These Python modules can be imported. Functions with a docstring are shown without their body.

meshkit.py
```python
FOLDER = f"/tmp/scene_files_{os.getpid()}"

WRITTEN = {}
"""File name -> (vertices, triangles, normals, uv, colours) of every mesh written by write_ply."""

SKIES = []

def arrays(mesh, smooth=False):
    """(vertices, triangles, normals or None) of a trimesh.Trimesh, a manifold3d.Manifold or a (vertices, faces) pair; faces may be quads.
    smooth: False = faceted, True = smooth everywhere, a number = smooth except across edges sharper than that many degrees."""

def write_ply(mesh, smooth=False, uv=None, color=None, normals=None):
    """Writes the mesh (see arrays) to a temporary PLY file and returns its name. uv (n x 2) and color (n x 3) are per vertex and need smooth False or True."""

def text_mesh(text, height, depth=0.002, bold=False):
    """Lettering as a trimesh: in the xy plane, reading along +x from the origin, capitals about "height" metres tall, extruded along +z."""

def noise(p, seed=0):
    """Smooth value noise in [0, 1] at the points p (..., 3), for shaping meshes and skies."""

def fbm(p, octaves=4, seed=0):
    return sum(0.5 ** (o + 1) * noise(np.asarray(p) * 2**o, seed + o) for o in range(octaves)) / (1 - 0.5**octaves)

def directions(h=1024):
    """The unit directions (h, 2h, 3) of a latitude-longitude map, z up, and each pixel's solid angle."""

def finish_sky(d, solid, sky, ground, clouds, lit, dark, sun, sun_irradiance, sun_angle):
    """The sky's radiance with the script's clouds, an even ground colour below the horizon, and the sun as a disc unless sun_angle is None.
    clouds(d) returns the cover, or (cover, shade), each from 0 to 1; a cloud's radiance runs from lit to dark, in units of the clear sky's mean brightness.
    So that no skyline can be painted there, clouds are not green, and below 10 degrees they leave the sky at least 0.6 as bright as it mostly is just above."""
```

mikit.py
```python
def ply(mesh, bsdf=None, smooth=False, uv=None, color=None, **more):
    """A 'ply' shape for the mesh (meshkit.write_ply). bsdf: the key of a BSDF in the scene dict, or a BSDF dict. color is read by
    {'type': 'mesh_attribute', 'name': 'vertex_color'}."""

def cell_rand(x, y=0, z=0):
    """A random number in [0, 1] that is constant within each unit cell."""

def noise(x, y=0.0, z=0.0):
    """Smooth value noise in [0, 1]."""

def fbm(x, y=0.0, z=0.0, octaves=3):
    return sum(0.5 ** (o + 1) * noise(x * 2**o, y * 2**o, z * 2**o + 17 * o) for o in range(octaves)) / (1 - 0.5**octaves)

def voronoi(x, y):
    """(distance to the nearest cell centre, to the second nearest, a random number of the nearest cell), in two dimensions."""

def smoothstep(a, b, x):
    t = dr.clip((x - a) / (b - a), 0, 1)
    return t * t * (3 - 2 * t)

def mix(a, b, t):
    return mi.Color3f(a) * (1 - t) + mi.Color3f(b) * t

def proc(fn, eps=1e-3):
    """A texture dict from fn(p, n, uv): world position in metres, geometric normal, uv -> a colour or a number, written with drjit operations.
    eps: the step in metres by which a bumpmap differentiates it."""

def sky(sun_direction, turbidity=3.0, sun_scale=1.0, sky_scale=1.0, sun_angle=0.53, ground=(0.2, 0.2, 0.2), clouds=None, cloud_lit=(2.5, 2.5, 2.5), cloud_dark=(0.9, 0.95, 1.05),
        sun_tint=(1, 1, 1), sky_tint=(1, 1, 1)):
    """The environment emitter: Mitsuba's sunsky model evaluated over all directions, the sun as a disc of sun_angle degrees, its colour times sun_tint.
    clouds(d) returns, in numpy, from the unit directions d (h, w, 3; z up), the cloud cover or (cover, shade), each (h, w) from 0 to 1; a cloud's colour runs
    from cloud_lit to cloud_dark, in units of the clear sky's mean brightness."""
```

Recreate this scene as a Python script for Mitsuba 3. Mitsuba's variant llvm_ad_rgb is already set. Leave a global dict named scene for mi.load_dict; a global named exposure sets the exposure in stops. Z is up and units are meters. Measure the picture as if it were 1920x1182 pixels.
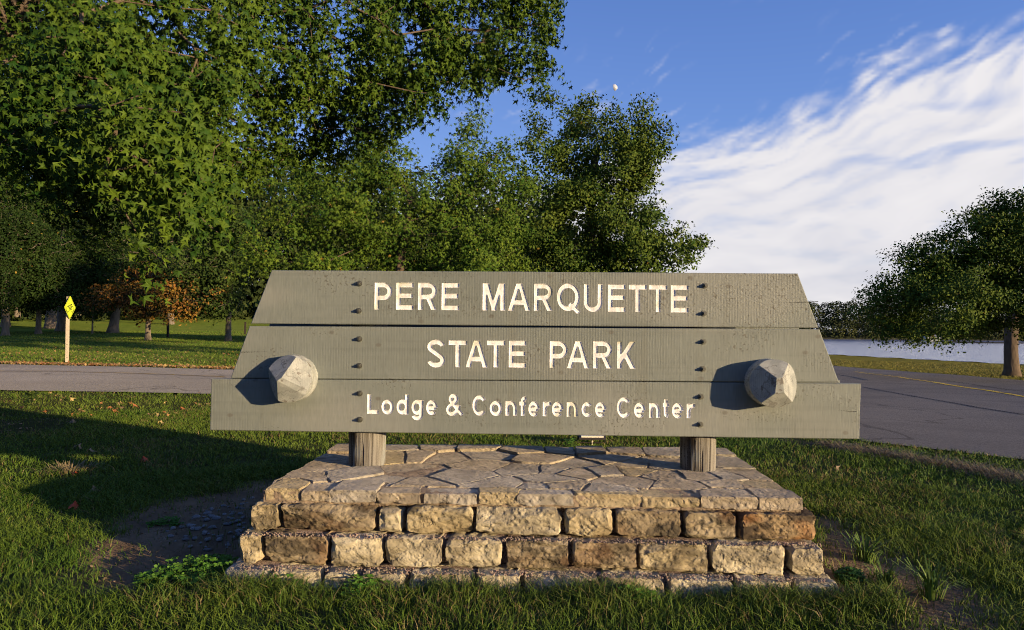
import math, numpy as np, trimesh, manifold3d as m3, shapely, mitsuba as mi, drjit as dr
import shapely.affinity as aff
from shapely.geometry import Polygon, LineString, Point, MultiPoint, box as sbox
import mikit, meshkit
from mikit import proc, noise, fbm, voronoi, smoothstep, mix, cell_rand

# ------------------------------------------------------------------ camera, sky, exposure
F, CX, CY = 1280.0, 960.0, 591.0            # focal length and centre in pixels of the 1920 wide photograph
EYE = np.array([0.0, 0.0, 1.17])
PITCH, ROLL = math.atan(24 / F), 0.0087
FWD = np.array([0, math.cos(PITCH), math.sin(PITCH)])
UP0, R0 = np.array([0, -math.sin(PITCH), math.cos(PITCH)]), np.array([1.0, 0, 0])
RT, UPV = R0 * math.cos(ROLL) + UP0 * math.sin(ROLL), UP0 * math.cos(ROLL) - R0 * math.sin(ROLL)
T = mi.ScalarTransform4f
scene, labels = {}, {}
scene['camera'] = {'type': 'perspective', 'fov': math.degrees(2 * math.atan(960 / F)), 'fov_axis': 'x', 'near_clip': 0.1, 'far_clip': 8000.0,
                   'to_world': T().look_at(origin=EYE.tolist(), target=(EYE + FWD).tolist(), up=UPV.tolist())}
SUN = np.array([0.839, -0.545, 0.137])
exposure = 2.56


def clouds(d):
    az = np.degrees(np.arctan2(d[..., 0], d[..., 1]))
    el = np.degrees(np.arcsin(np.clip(d[..., 2], -1, 1)))
    h = np.maximum(d[..., 2], 0.04)
    # a high sheet: noise on a plane overhead, drawn out along one wind direction
    sx, sy = d[..., 0] / (h + 0.12), d[..., 1] / (h + 0.12)
    a = 0.9
    p, q = sx * math.cos(a) + sy * math.sin(a), -sx * math.sin(a) + sy * math.cos(a)
    P = np.stack([p * 0.55, q * 1.9, p * 0], -1)
    warp = meshkit.fbm(np.stack([p * .8, q * .8, p * 0 + 4], -1), 3, 5) - .5
    P = P + warp[..., None] * np.array([.6, .9, 0])
    n1 = meshkit.fbm(P + 3.3, 6, 11)
    n2 = meshkit.fbm(P * 2.7 + 9.1, 5, 23)
    # fibres drawn out up to the right, coarse and fine
    th = .12 + .34 * np.clip((el - 4) / 14, 0, 1)
    f1, f2 = az * np.cos(th) + el * np.sin(th), -(az - 30) * np.sin(th) + el * np.cos(th)
    wv = meshkit.fbm(np.stack([az * .12, el * .2, az * 0 + 2], -1), 3, 8) - .5
    fib = meshkit.fbm(np.stack([f1 * .16, f2 * .85 + wv * 4, az * 0], -1), 5, 31)
    fin = meshkit.fbm(np.stack([f1 * .55, f2 * 2.2 + wv * 6, az * 0 + 7], -1), 4, 37)
    big = meshkit.fbm(np.stack([az * .10, el * .22, az * 0 + 1], -1), 3, 41)
    edge = 16.4 + .20 * (np.clip(az, -60, 60) - 12.8) + (big - .5) * 3.0 + (fib - .5) * 4.2 + (fin - .5) * 4.2
    edge = np.where(np.abs(az) > 100, 8 + (fib - .5) * 6, edge)
    deep = edge - el
    inside = np.clip(deep / 4.6 + .04, 0, 1)
    inside = inside * inside * (3 - 2 * inside)
    body = .80 + (.9 - .10 * np.clip(deep, 0, 5)) * (fib - .5) + 1.0 * (n1 - .5) + .4 * (fin - .5) + .035 * np.clip(deep, 0, 6)
    hole = np.clip((meshkit.fbm(np.stack([az * .09 + 3, el * .55 + wv * 2, az * 0], -1), 4, 53) - .57) * 5, 0, 1) * .35
    sheet = inside * np.clip(body - hole, 0, 1)
    low = np.clip((9.5 - el) / 8, 0, 1) * .5
    wisp = np.clip((fin - .58) * 4, 0, 1) * np.clip((big - .48) * 5, 0, 1) * np.clip((deep + 7) / 8, 0, 1) * .3
    cover = np.clip(1 - (1 - sheet) * (1 - low) * (1 - wisp), 0, .97)
    return cover, np.clip(.38 - .7 * (fib - .5) - 1.0 * (n1 - .5) + (6 - el) * .025, 0, 1)


scene['sky_light'] = mikit.sky(SUN, turbidity=2.6, clouds=clouds, cloud_lit=(2.95, 2.85, 2.85), cloud_dark=(2.0, 2.02, 2.3),
                               ground=(0.10, 0.11, 0.07), sun_tint=(0.76, 1.0, 2.15), sun_scale=1.9, sky_scale=1.0, sky_tint=(0.74, 0.97, 1.92))


def ray(px, py):
    d = FWD + (px - CX) / F * RT - (py - CY) / F * UPV
    return d


def pz(px, py, z=0.0):                      # the point on the level z that a pixel shows
    d = ray(px, py)
    return EYE + d * ((z - EYE[2]) / d[2])


def pd(px, py, dist):                       # the point at a distance along the camera axis
    return EYE + ray(px, py) * dist


# the sign's own frame: u along the boards, v away from the camera, w up; the boards' front is v = 0
TH = math.radians(2.0)
O = np.array([0.0, 3.685, 0.0])
U, V, W = np.array([math.cos(TH), -math.sin(TH), 0]), np.array([math.sin(TH), math.cos(TH), 0]), np.array([0, 0, 1.0])
FRAME = np.stack([U, V, W])


def loc(a):
    return np.asarray(a, float) @ FRAME + O


def sgn(px, py, v=0.0):                     # (u, w) of a pixel on the plane v
    d = ray(px, py)
    t = (v - (EYE - O) @ V) / (d @ V)
    p = EYE + d * t - O
    return np.array([p @ U, p[2]])


def slab(px, py, z):                        # (u, v) of a pixel on a level
    p = pz(px, py, z) - O
    return np.array([p @ U, p @ V])


# ------------------------------------------------------------------ helpers
def put(key, mesh, bsdf, smooth=False, color=None, uv=None, **more):
    base, n = key, 0
    while key in scene:
        n += 1
        key = f'{base}_{n:03d}'
    scene[key] = mikit.ply(mesh, bsdf, smooth=smooth, color=color, uv=uv, **more)
    return key


def newkey(base):
    key, n = base, 0
    while key in labels:
        n += 1
        key = f'{base}_{n:03d}'
    return key


def thing(name, label, cat, group=None):
    key = newkey(name)
    labels[key] = {'label': label, 'category': cat}
    if group:
        labels[key]['group'] = group
    return key


def struct(key, kind='structure', label=None, cat=None):
    labels[key] = {'kind': kind}
    if label:
        labels[key]['label'] = label
    if cat:
        labels[key]['category'] = cat


def man(m):
    if isinstance(m, trimesh.Trimesh):
        return m
    a = m.to_mesh()
    return trimesh.Trimesh(a.vert_properties[:, :3], a.tri_verts, process=False)


def mani(tm):
    return m3.Manifold(m3.Mesh(np.asarray(tm.vertices, np.float32), np.asarray(tm.faces, np.uint32)))


def moved(mesh, fn):
    m = man(mesh).copy()
    m.vertices = fn(np.asarray(m.vertices))
    return m


def cat(parts):
    return trimesh.util.concatenate(parts)


def boxm(u0, u1, v0, v1, w0, w1):
    return trimesh.creation.box(bounds=[[u0, v0, w0], [u1, v1, w1]])


def tube(pts, radii, sides=8, cap=True):
    p = np.asarray(pts, float)
    r = np.broadcast_to(np.asarray(radii, float), (len(p),))
    t = np.gradient(p, axis=0)
    t /= np.linalg.norm(t, axis=1, keepdims=True) + 1e-12
    ref = np.array([1.0, 0, 0]) if abs(t[0][0]) < .8 else np.array([0, 1.0, 0])
    a = np.cross(t, ref)
    a /= np.linalg.norm(a, axis=1, keepdims=True) + 1e-12
    b = np.cross(t, a)
    g = np.arange(sides) * 2 * np.pi / sides
    v = p[:, None] + r[:, None, None] * (np.cos(g)[None, :, None] * a[:, None] + np.sin(g)[None, :, None] * b[:, None])
    i, j = np.meshgrid(np.arange(len(p) - 1), np.arange(sides), indexing='ij')
    q = np.stack([i * sides + j, i * sides + (j + 1) % sides, (i + 1) * sides + (j + 1) % sides, (i + 1) * sides + j], -1).reshape(-1, 4)
    f = [q[:, [0, 1, 2]], q[:, [0, 2, 3]]]
    v = v.reshape(-1, 3)
    if cap:
        n = len(v)
        v = np.vstack([v, p[:1], p[-1:]])
        k = np.arange(sides)
        f += [np.stack([(k + 1) % sides, k, k * 0 + n], 1), np.stack([k + n - sides, (k + 1) % sides + n - sides, k * 0 + n + 1], 1)]
    m = trimesh.Trimesh(v, np.vstack(f), process=False)
    return m


def frusta(a, b, ra, rb, sides=5):          # many tapered twigs at once
    t = b - a
    t = t / (np.linalg.norm(t, axis=1, keepdims=True) + 1e-9)
    ref = np.where(np.abs(t[:, 2:]) < .9, [[0, 0, 1.0]], [[1.0, 0, 0]])
    x = np.cross(t, ref)
    x /= np.linalg.norm(x, axis=1, keepdims=True) + 1e-9
    y = np.cross(t, x)
    g = np.arange(sides) * 2 * np.pi / sides
    ring = np.cos(g)[None, :, None] * x[:, None] + np.sin(g)[None, :, None] * y[:, None]
    v = np.concatenate([a[:, None] + ring * ra[:, None, None], b[:, None] + ring * rb[:, None, None]], 1)
    k = np.arange(sides)
    q = np.concatenate([np.stack([k, (k + 1) % sides, (k + 1) % sides + sides], 1), np.stack([k, (k + 1) % sides + sides, k + sides], 1)])
    f = (np.arange(len(a)) * 2 * sides)[:, None, None] + q[None]
    return trimesh.Trimesh(v.reshape(-1, 3), f.reshape(-1, 3), process=False)


def scatter(tv, tf, pos, X, Y, Z, size, col):
    """Copies of a small template: vertices tv in the frames X, Y, Z; returns mesh and per vertex colours."""
    v = tv[None, :, 0:1] * X[:, None] + tv[None, :, 1:2] * Y[:, None] + tv[None, :, 2:3] * Z[:, None]
    v = pos[:, None] + v * size[:, None, None]
    n = len(tv)
    f = tf[None] + (np.arange(len(pos)) * n)[:, None, None]
    c = np.repeat(col, n, axis=0)
    return trimesh.Trimesh(v.reshape(-1, 3), f.reshape(-1, 3), process=False), c


def unit(a):
    return a / (np.linalg.norm(a, axis=-1, keepdims=True) + 1e-9)


def sstep(a, b, x):
    t = np.clip((x - a) / (b - a), 0, 1)
    return t * t * (3 - 2 * t)


VC = {'type': 'mesh_attribute', 'name': 'vertex_color'}


def mat(key, color, rough=.7, spec=.3, bump=None, scale=.003, eps=1e-3, two=True, **more):
    base = color if isinstance(color, dict) else {'type': 'rgb', 'value': list(color)}
    b = {'type': 'principled', 'base_color': base, 'roughness': rough, 'specular': spec, **more}
    if bump is not None:
        b = {'type': 'bumpmap', 'map': proc(bump, eps), 'scale': scale, 'inner': b}
    scene[key] = {'type': 'twosided', 'inner': b} if two else b


# ------------------------------------------------------------------ materials
def plank_col(p, n, uv):
    g = fbm(p.x * 2.2, p.z * 9, p.y * 2, 3)
    fine = fbm(p.x * 190, p.z * 30, 0.0, 2)
    rib = dr.sin(p.x * 433.0 + 1.2 * noise(p.x * 6, p.z * 2)) * .5 + .5
    ribamp = smoothstep(.35, .65, fbm(p.x * 1.7 + 5, p.z * 4.0, 0, 2))
    c = mix((.170, .193, .174), (.214, .238, .214), g)
    lng = smoothstep(.55, .8, fbm(p.x * 1.3, p.z * 42, 5.0, 3))
    c = c * (1 - .07 * lng)
    fade = smoothstep(.5, .75, fbm(p.x * 1.1 + 8, p.z * 3, 1.0, 3))
    c = mix(c, (.285, .29, .262), fade * .4)
    c = c * (0.90 + .18 * fine) * (1 - .12 * ribamp * rib)
    speck = smoothstep(.80, .86, noise(p.x * 130, p.z * 130, 3.0)) * smoothstep(.50, .68, fbm(p.x * 3.1, p.z * 7, 9.0, 3))
    c = mix(c, (.10, .095, .075), speck * .7)
    knot = smoothstep(.055, .02, voronoi(p.x * 2.6 + 3.3, p.z * 3.7)[0])
    c = mix(c, (.11, .10, .08), knot * .55)
    drip = smoothstep(.60, .85, fbm(p.x * 14, p.z * 1.1, 2.0, 3))
    c = mix(c, (.17, .18, .15), drip * .4)
    return c


def plank_bump(p, n, uv):
    ribamp = .35 + .65 * smoothstep(.3, .7, fbm(p.x * 1.7 + 5, p.z * 4.0, 0, 2))
    rib = dr.sin(p.x * 433.0 + 1.2 * noise(p.x * 6, p.z * 2)) * .5
    peel = smoothstep(.5, .7, fbm(p.x * 3.1, p.z * 7, 9.0, 3)) * noise(p.x * 110, p.z * 150)
    return rib * ribamp * .5 + noise(p.x * 170, p.z * 22) * .5 + peel * 1.0 + fbm(p.x * 5, p.z * 9) * 1.2


mat('mat_plank', proc(plank_col), .62, .35, plank_bump, .0011, 1.5e-3)


def white_col(p, n, uv):
    s = fbm(p.x * 60, p.z * 25, 0, 3)
    moss = smoothstep(.62, .8, fbm(p.x * 9, p.z * 9, 4.0, 3))
    c = mix((.70, .70, .69), (.88, .88, .87), smoothstep(.3, .6, s))
    return mix(c, (.45, .45, .26), moss * .6)


mat('mat_letter', proc(white_col), .5, .4, lambda p, n, uv: fbm(p.x * 70, p.z * 40, 0, 2), .0012)


def log_col(p, n, uv):
    s = fbm(p.x * 22, p.z * 22, p.y * 22, 4)
    rg = dr.sin(dr.sqrt(dr.square(p.z * 1.0 - .93) + dr.square(p.x * .9)) * 900.0) * .5 + .5
    c = mix((.255, .275, .255), (.37, .39, .36), smoothstep(.3, .7, s)) * (.93 + .09 * rg)
    crack = smoothstep(.47, .50, fbm(p.x * 13 + 7, p.z * 13, p.y * 13, 3)) * smoothstep(.53, .50, fbm(p.x * 13 + 7, p.z * 13, p.y * 13, 3))
    peel = smoothstep(.66, .70, fbm(p.x * 26, p.z * 26, p.y * 26 + 5, 4))
    fine = smoothstep(.492, .5, fbm(p.x * 9 + 3, p.z * 21, p.y * 9, 4)) * smoothstep(.508, .5, fbm(p.x * 9 + 3, p.z * 21, p.y * 9, 4))
    return mix(mix(mix(c, (.12, .10, .08), peel * .7), (.10, .085, .07), crack * .5), (.05, .045, .04), fine * .55)


mat('mat_log_end', proc(log_col), .6, .3, lambda p, n, uv: fbm(p.x * 30, p.z * 30, p.y * 30, 4), .0022)
mat('mat_crack', (.03, .027, .022), .9, .1)
PC = [None, None]


def splits(uv):
    wx = uv.x * 17 + .9 * noise(uv.x * 7, uv.y * 1.3) + .5 * noise(uv.x * 3, uv.y * .8, 4.0)
    k = fbm(wx * 1.6, uv.y * 1.7, 3.0, 3)
    return smoothstep(.05, .01, dr.abs(k - .52)) * smoothstep(.28, .5, fbm(uv.x * 9, uv.y * 2.2, 8.0, 2))


def post_col(p, n, uv):
    grain = fbm(uv.x * 110, uv.y * 3.5, 0, 4)
    c = mix((.13, .12, .10), (.25, .24, .21), smoothstep(.3, .7, grain))
    paint = smoothstep(.40, .60, fbm(uv.x * 7, uv.y * 6, 7.0, 4) + .25 * (uv.y - .5))
    c = mix(c, (.235, .25, .235), paint * .8)
    return mix(c, (.045, .036, .028), splits(uv) * .9)


def post_bump(p, n, uv):
    return .6 * fbm(uv.x * 110, uv.y * 3.5, 0, 4) - 1.6 * splits(uv) + .5 * smoothstep(.40, .60, fbm(uv.x * 7, uv.y * 6, 7.0, 4))


mat('mat_post', proc(post_col), .8, .2, post_bump, .007)
mat('mat_steel', (.24, .24, .20), .42, .5, metallic=.85)
mat('mat_steel_dark', (.12, .12, .115), .45, .5, metallic=.7)


def stone_mat(key, a, b, dark, rust=0.0, darkamt=.5):
    def col(p, n, uv):
        g = fbm(p.x * 9, p.y * 9, p.z * 9, 4)
        f = fbm(p.x * 70, p.y * 70, p.z * 70, 3)
        c = mix(a, b, smoothstep(.3, .7, g)) * (.66 + .66 * f)
        st = smoothstep(.47, .62, fbm(p.x * 9 + 11, p.y * 9, p.z * 12, 5) + .35 * (f - .5))
        c = mix(c, dark, st * darkamt)
        pit = smoothstep(.60, .70, fbm(p.x * 34 + 3, p.y * 34, p.z * 34, 3))
        c = c * (1 - .55 * pit * darkamt)
        if rust:
            c = mix(c, (.26, .11, .035), smoothstep(.5, .7, fbm(p.x * 6 + 2, p.y * 6, p.z * 8 + 5, 3)) * rust)
        return c

    def bump(p, n, uv):
        pit = smoothstep(.60, .72, fbm(p.x * 60 + 3, p.y * 60, p.z * 60, 2))
        return fbm(p.x * 60, p.y * 60, p.z * 60, 4) + .3 * fbm(p.x * 16, p.y * 16, p.z * 16, 2) - .3 * pit
    mat(key, proc(col), .9, .15, bump, .014)


stone_mat('mat_stone_pale', (.39, .34, .22), (.53, .475, .325), (.13, .11, .08), 0, .5)
stone_mat('mat_stone_tan', (.34, .28, .165), (.46, .395, .245), (.085, .07, .045), 0, .7)
stone_mat('mat_stone_brown', (.23, .185, .115), (.34, .285, .185), (.06, .05, .035), .2, .8)
stone_mat('mat_stone_rust', (.22, .16, .09), (.31, .235, .135), (.05, .04, .03), .55, .85)
stone_mat('mat_flag_grey', (.33, .30, .24), (.42, .385, .31), (.19, .165, .125), 0, .35)
stone_mat('mat_flag_tan', (.36, .31, .225), (.45, .39, .285), (.19, .155, .11), 0, .4)
stone_mat('mat_flag_buff', (.36, .30, .18), (.44, .37, .23), (.2, .16, .10), 0, .3)
stone_mat('mat_mortar', (.27, .21, .15), (.35, .28, .205), (.16, .125, .085), 0, .5)


def grit_col(p, n, uv):
    d1, d2, r = voronoi(p.x * 130, p.y * 130 + p.z * 90)
    c = mix((.22, .16, .125), (.42, .33, .27), r)
    return c * (1 - .6 * smoothstep(.35, .75, d1))


mat('mat_grit', proc(grit_col), .9, .2, lambda p, n, uv: 1 - voronoi(p.x * 130, p.y * 130 + p.z * 90)[0], .006)
mat('mat_rock_grey', proc(lambda p, n, uv: mix((.12, .118, .112), (.25, .245, .235), noise(p.x * 17, p.y * 17, p.z * 9)) * (.8 + .4 * fbm(p.x * 90, p.y * 90, p.z * 90, 2))), .85, .25)

# ------------------------------------------------------------------ glyphs: strokes of even width, in a box 1 high
def stroke(pts, w, closed=False):
    if closed:
        pg = Polygon(pts)
        return pg.buffer(w / 2, join_style='round').difference(pg.buffer(-w / 2))
    return LineString(pts).buffer(w / 2, cap_style='flat', join_style='mitre', mitre_limit=3)


def arc(cx, cy, rx, ry, a0, a1, n=22):
    t = np.radians(np.linspace(a0, a1, n))
    return list(zip(cx + rx * np.cos(t), cy + ry * np.sin(t)))


def glyph(ch, W_, w):
    """A capital is 1 high and W_ wide; small letters use their own height as 1. w: stroke width."""
    h, x1, b = w / 2, W_, []
    bar = lambda *p: b.append(stroke(p, w))
    if ch == 'E':
        bar((h, 0), (h, 1)); bar((0, 1 - h), (x1, 1 - h)); bar((0, .52), (x1 * .95, .52)); bar((0, h), (x1, h))
    elif ch == 'L':
        bar((h, 0), (h, 1)); bar((0, h), (x1, h))
    elif ch == 'T':
        bar((0, 1 - h), (x1, 1 - h)); bar((x1 / 2, 0), (x1 / 2, 1))
    elif ch in 'PR':
        bar((h, 0), (h, 1))
        yb = .44 if ch == 'P' else .48
        ry, rx = (1 - h - yb) / 2, (1 - h - yb) / 2 * 1.0
        xr = x1 - h - (.05 if ch == 'R' else 0)
        bar((0, 1 - h), *[(x, y) for x, y in arc(xr - rx, yb + ry, rx, ry, 90, -90)], (0, yb))
        if ch == 'R':
            b.append(LineString([(x1 * .50, yb), (x1 - w * .62, -.1)]).buffer(w * .52, cap_style='flat').intersection(sbox(0, 0, x1 + 1, yb + .02)))
    elif ch == 'M':
        bar((h, 0), (h, 1)); bar((x1 - h, 0), (x1 - h, 1))
        b.append(LineString([(h + .02, 1.1), (x1 / 2, .10), (x1 / 2, -.1)]).buffer(w * .5, cap_style='flat').intersection(sbox(0, 0, x1, 1)))
        b.append(LineString([(x1 - h - .02, 1.1), (x1 / 2, .10), (x1 / 2, -.1)]).buffer(w * .5, cap_style='flat').intersection(sbox(0, 0, x1, 1)))
        b.append(Polygon([(x1 / 2 - w * .55, 0), (x1 / 2 + w * .55, 0), (x1 / 2 + w * .3, .3), (x1 / 2 - w * .3, .3)]))
        b.append(Polygon([(0, 1), (w * 1.35, 1), (w * 1.6, .8), (w, .6), (0, .6)])); b.append(Polygon([(x1, 1), (x1 - w * 1.35, 1), (x1 - w * 1.6, .8), (x1 - w, .6), (x1, .6)]))
    elif ch == 'A':
        k = w * 1.08
        b.append(Polygon([(0, 0), (k, 0), (x1 / 2 + k * .28, 1), (x1 / 2 - k * .58, 1)]))
        b.append(Polygon([(x1, 0), (x1 - k, 0), (x1 / 2 - k * .28, 1), (x1 / 2 + k * .58, 1)]))
        bar((x1 * .2, .31), (x1 * .8, .31))
    elif ch == 'K':
        bar((h, 0), (h, 1))
        b.append(LineString([(h, .22), (x1 - w * .75, 1.06)]).buffer(w * .53, cap_style='square').intersection(sbox(h, 0, x1 + 1, 1)))
        b.append(LineString([(x1 * .36, .62), (x1 - w * .62, -.1)]).buffer(w * .54, cap_style='flat').intersection(sbox(h, 0, x1 + 1, 1)))
    elif ch == 'U':
        bar((h, 1), (h, .34), *arc(x1 / 2, .34, x1 / 2 - h, .34 - h, 180, 360), (x1 - h, 1))
    elif ch in 'QoO':
        b.append(stroke(arc(x1 / 2, .5, x1 / 2 - h, .5 - h, 0, 352, 44), w, True))
        if ch == 'Q':
            b.append(LineString([(x1 * .56, .27), (x1 * .97, -.06)]).buffer(w * .48, cap_style='flat'))
    elif ch in 'Cc':
        a = 38 if ch == 'C' else 40
        bar(*arc(x1 / 2 + .015, .5, x1 / 2 - h, .5 - h, a, 360 - a, 40))
    elif ch == 'S':
        r = x1 / 2 - h
        top, bot = arc(x1 / 2, .745, r, .255 - h, 12, 235, 24), arc(x1 / 2, .262, r, .262 - h, 52, -168, 24)
        bar(*top, *bot)
    elif ch == 'e':
        bar((x1 - h * .8, .47), (h, .47))
        bar(*arc(x1 / 2, .5, x1 / 2 - h, .5 - h, -2, 318, 40))
    elif ch == 'd':                         # 1 = ascender height
        xh = .75
        b.append(stroke(arc(x1 / 2, xh / 2, x1 / 2 - h, xh / 2 - h, 0, 352, 40), w, True)); bar((x1 - h, 0), (x1 - h, 1))
    elif ch == 'g':                         # 1 = from descender to x height
        b.append(stroke(arc(x1 / 2, .63, x1 / 2 - h, .37 - h, 0, 352, 40), w, True))
        bar((x1 - h, .99), (x1 - h, .27), *arc(x1 / 2, .27, x1 / 2 - h, .27 - h, 0, -165, 24))
    elif ch == 'n':
        bar((h, 0), (h, .98))
        ry = .42
        bar((x1 - h, 0), (x1 - h, .58), *arc(x1 / 2, 1 - h - ry, x1 / 2 - h, ry, 0, 165, 18))
    elif ch == 'r':
        bar((h, 0), (h, .98)); bar(*arc(x1 * .98, .52, x1 - h * 1.2, .48 - h, 180, 82, 14))
    elif ch == 'f':
        xs = x1 * .42
        bar((xs, 0), (xs, .76), *arc(xs + x1 * .45, .76, x1 * .45, .24 - h, 180, 92, 12)); bar((0, .72 - h), (x1 * .82, .72 - h))
    elif ch == 't':
        xs = x1 * .40
        bar((xs, 1), (xs, .24), *arc(xs + x1 * .42, .24, x1 * .42, .24 - h, 180, 262, 12)); bar((0, .80 - h), (x1 * .9, .80 - h))
    elif ch == '&':
        pts = [(.97, .02), (.40, .56), (.245, .72), (.235, .83), (.31, .915), (.43, .935), (.55, .90), (.60, .80), (.56, .70), (.42, .585), (.20, .45), (.085, .31), (.09, .20), (.19, .095), (.34, .065), (.53, .13), (.68, .30), (.76, .50)]
        xy = np.array(pts)
        t, tt = np.arange(len(xy)), np.linspace(0, len(xy) - 1, 90)
        from scipy.interpolate import CubicSpline
        s = CubicSpline(t, xy)(tt)
        s[:, 0] *= x1
        b.append(LineString(s).buffer(w / 2, cap_style='flat', join_style='round'))
    g = shapely.union_all(b).buffer(.004).buffer(-.004)
    x0, y0, xa, ya = g.bounds
    return g


LETTERS = [  # (board, character, left, right, top, bottom) as read off the photograph
    (0, 'P', 702, 735.5, 530.3, 581), (0, 'E', 742.6, 775.6, 530.5, 581), (0, 'R', 783.6, 821.8, 530.7, 581.3), (0, 'E', 827.7, 861.4, 531, 581.8),
    (0, 'M', 904.7, 947.4, 531.5, 582.4), (0, 'A', 952.5, 995, 531.8, 583), (0, 'R', 1001, 1039, 532.4, 583), (0, 'Q', 1044, 1087.7, 531.6, 587.6), (0, 'U', 1094.7, 1130, 533, 585),
    (0, 'E', 1140, 1173, 533.8, 584.8), (0, 'T', 1178.9, 1213, 534.4, 585.2), (0, 'T', 1217, 1251.5, 534.6, 585.4), (0, 'E', 1258, 1291.3, 535, 586),
    (1, 'S', 801, 834.9, 637.3, 689.3), (1, 'T', 840.8, 876, 638.8, 688.8), (1, 'A', 873, 915, 639, 689), (1, 'T', 912.7, 947.4, 639.2, 689), (1, 'E', 953.7, 986.8, 639.4, 689.4),
    (1, 'P', 1030.5, 1064.6, 640.2, 690.2), (1, 'A', 1063, 1105.7, 640.3, 690.8), (1, 'R', 1112, 1150.5, 640.5, 691), (1, 'K', 1157, 1195.3, 640.8, 691.3),
    (2, 'L', 688.3, 711, 739.7, 776.3), (2, 'o', 715, 739, 749.5, 777.5), (2, 'd', 743.3, 766.7, 740, 777.5), (2, 'g', 771.3, 794.2, 750, 788.3), (2, 'e', 798.8, 820.8, 750.5, 778.8),
    (2, '&', 838, 868, 740.3, 779), (2, 'C', 885, 913.3, 741.7, 779.7), (2, 'o', 918, 942.5, 752, 780.3), (2, 'n', 947.5, 969.7, 752, 780), (2, 'f', 973.8, 989.5, 742.8, 780),
    (2, 'e', 990.5, 1012.3, 753, 781.3), (2, 'r', 1017.5, 1032.8, 753.3, 780.8), (2, 'e', 1034.7, 1057, 753.8, 782), (2, 'n', 1062.5, 1084, 754, 782), (2, 'c', 1090, 1111.7, 754.3, 782.4), (2, 'e', 1115.8, 1137.5, 754.7, 782.8),
    (2, 'C', 1156, 1183.8, 745.3, 783.7), (2, 'e', 1188.7, 1211, 755.5, 783.8), (2, 'n', 1216.7, 1238.3, 756, 784), (2, 't', 1242.8, 1257, 749, 784.2), (2, 'e', 1260, 1282, 756, 784.7), (2, 'r', 1287.5, 1302.5, 757, 784.5)]

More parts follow.
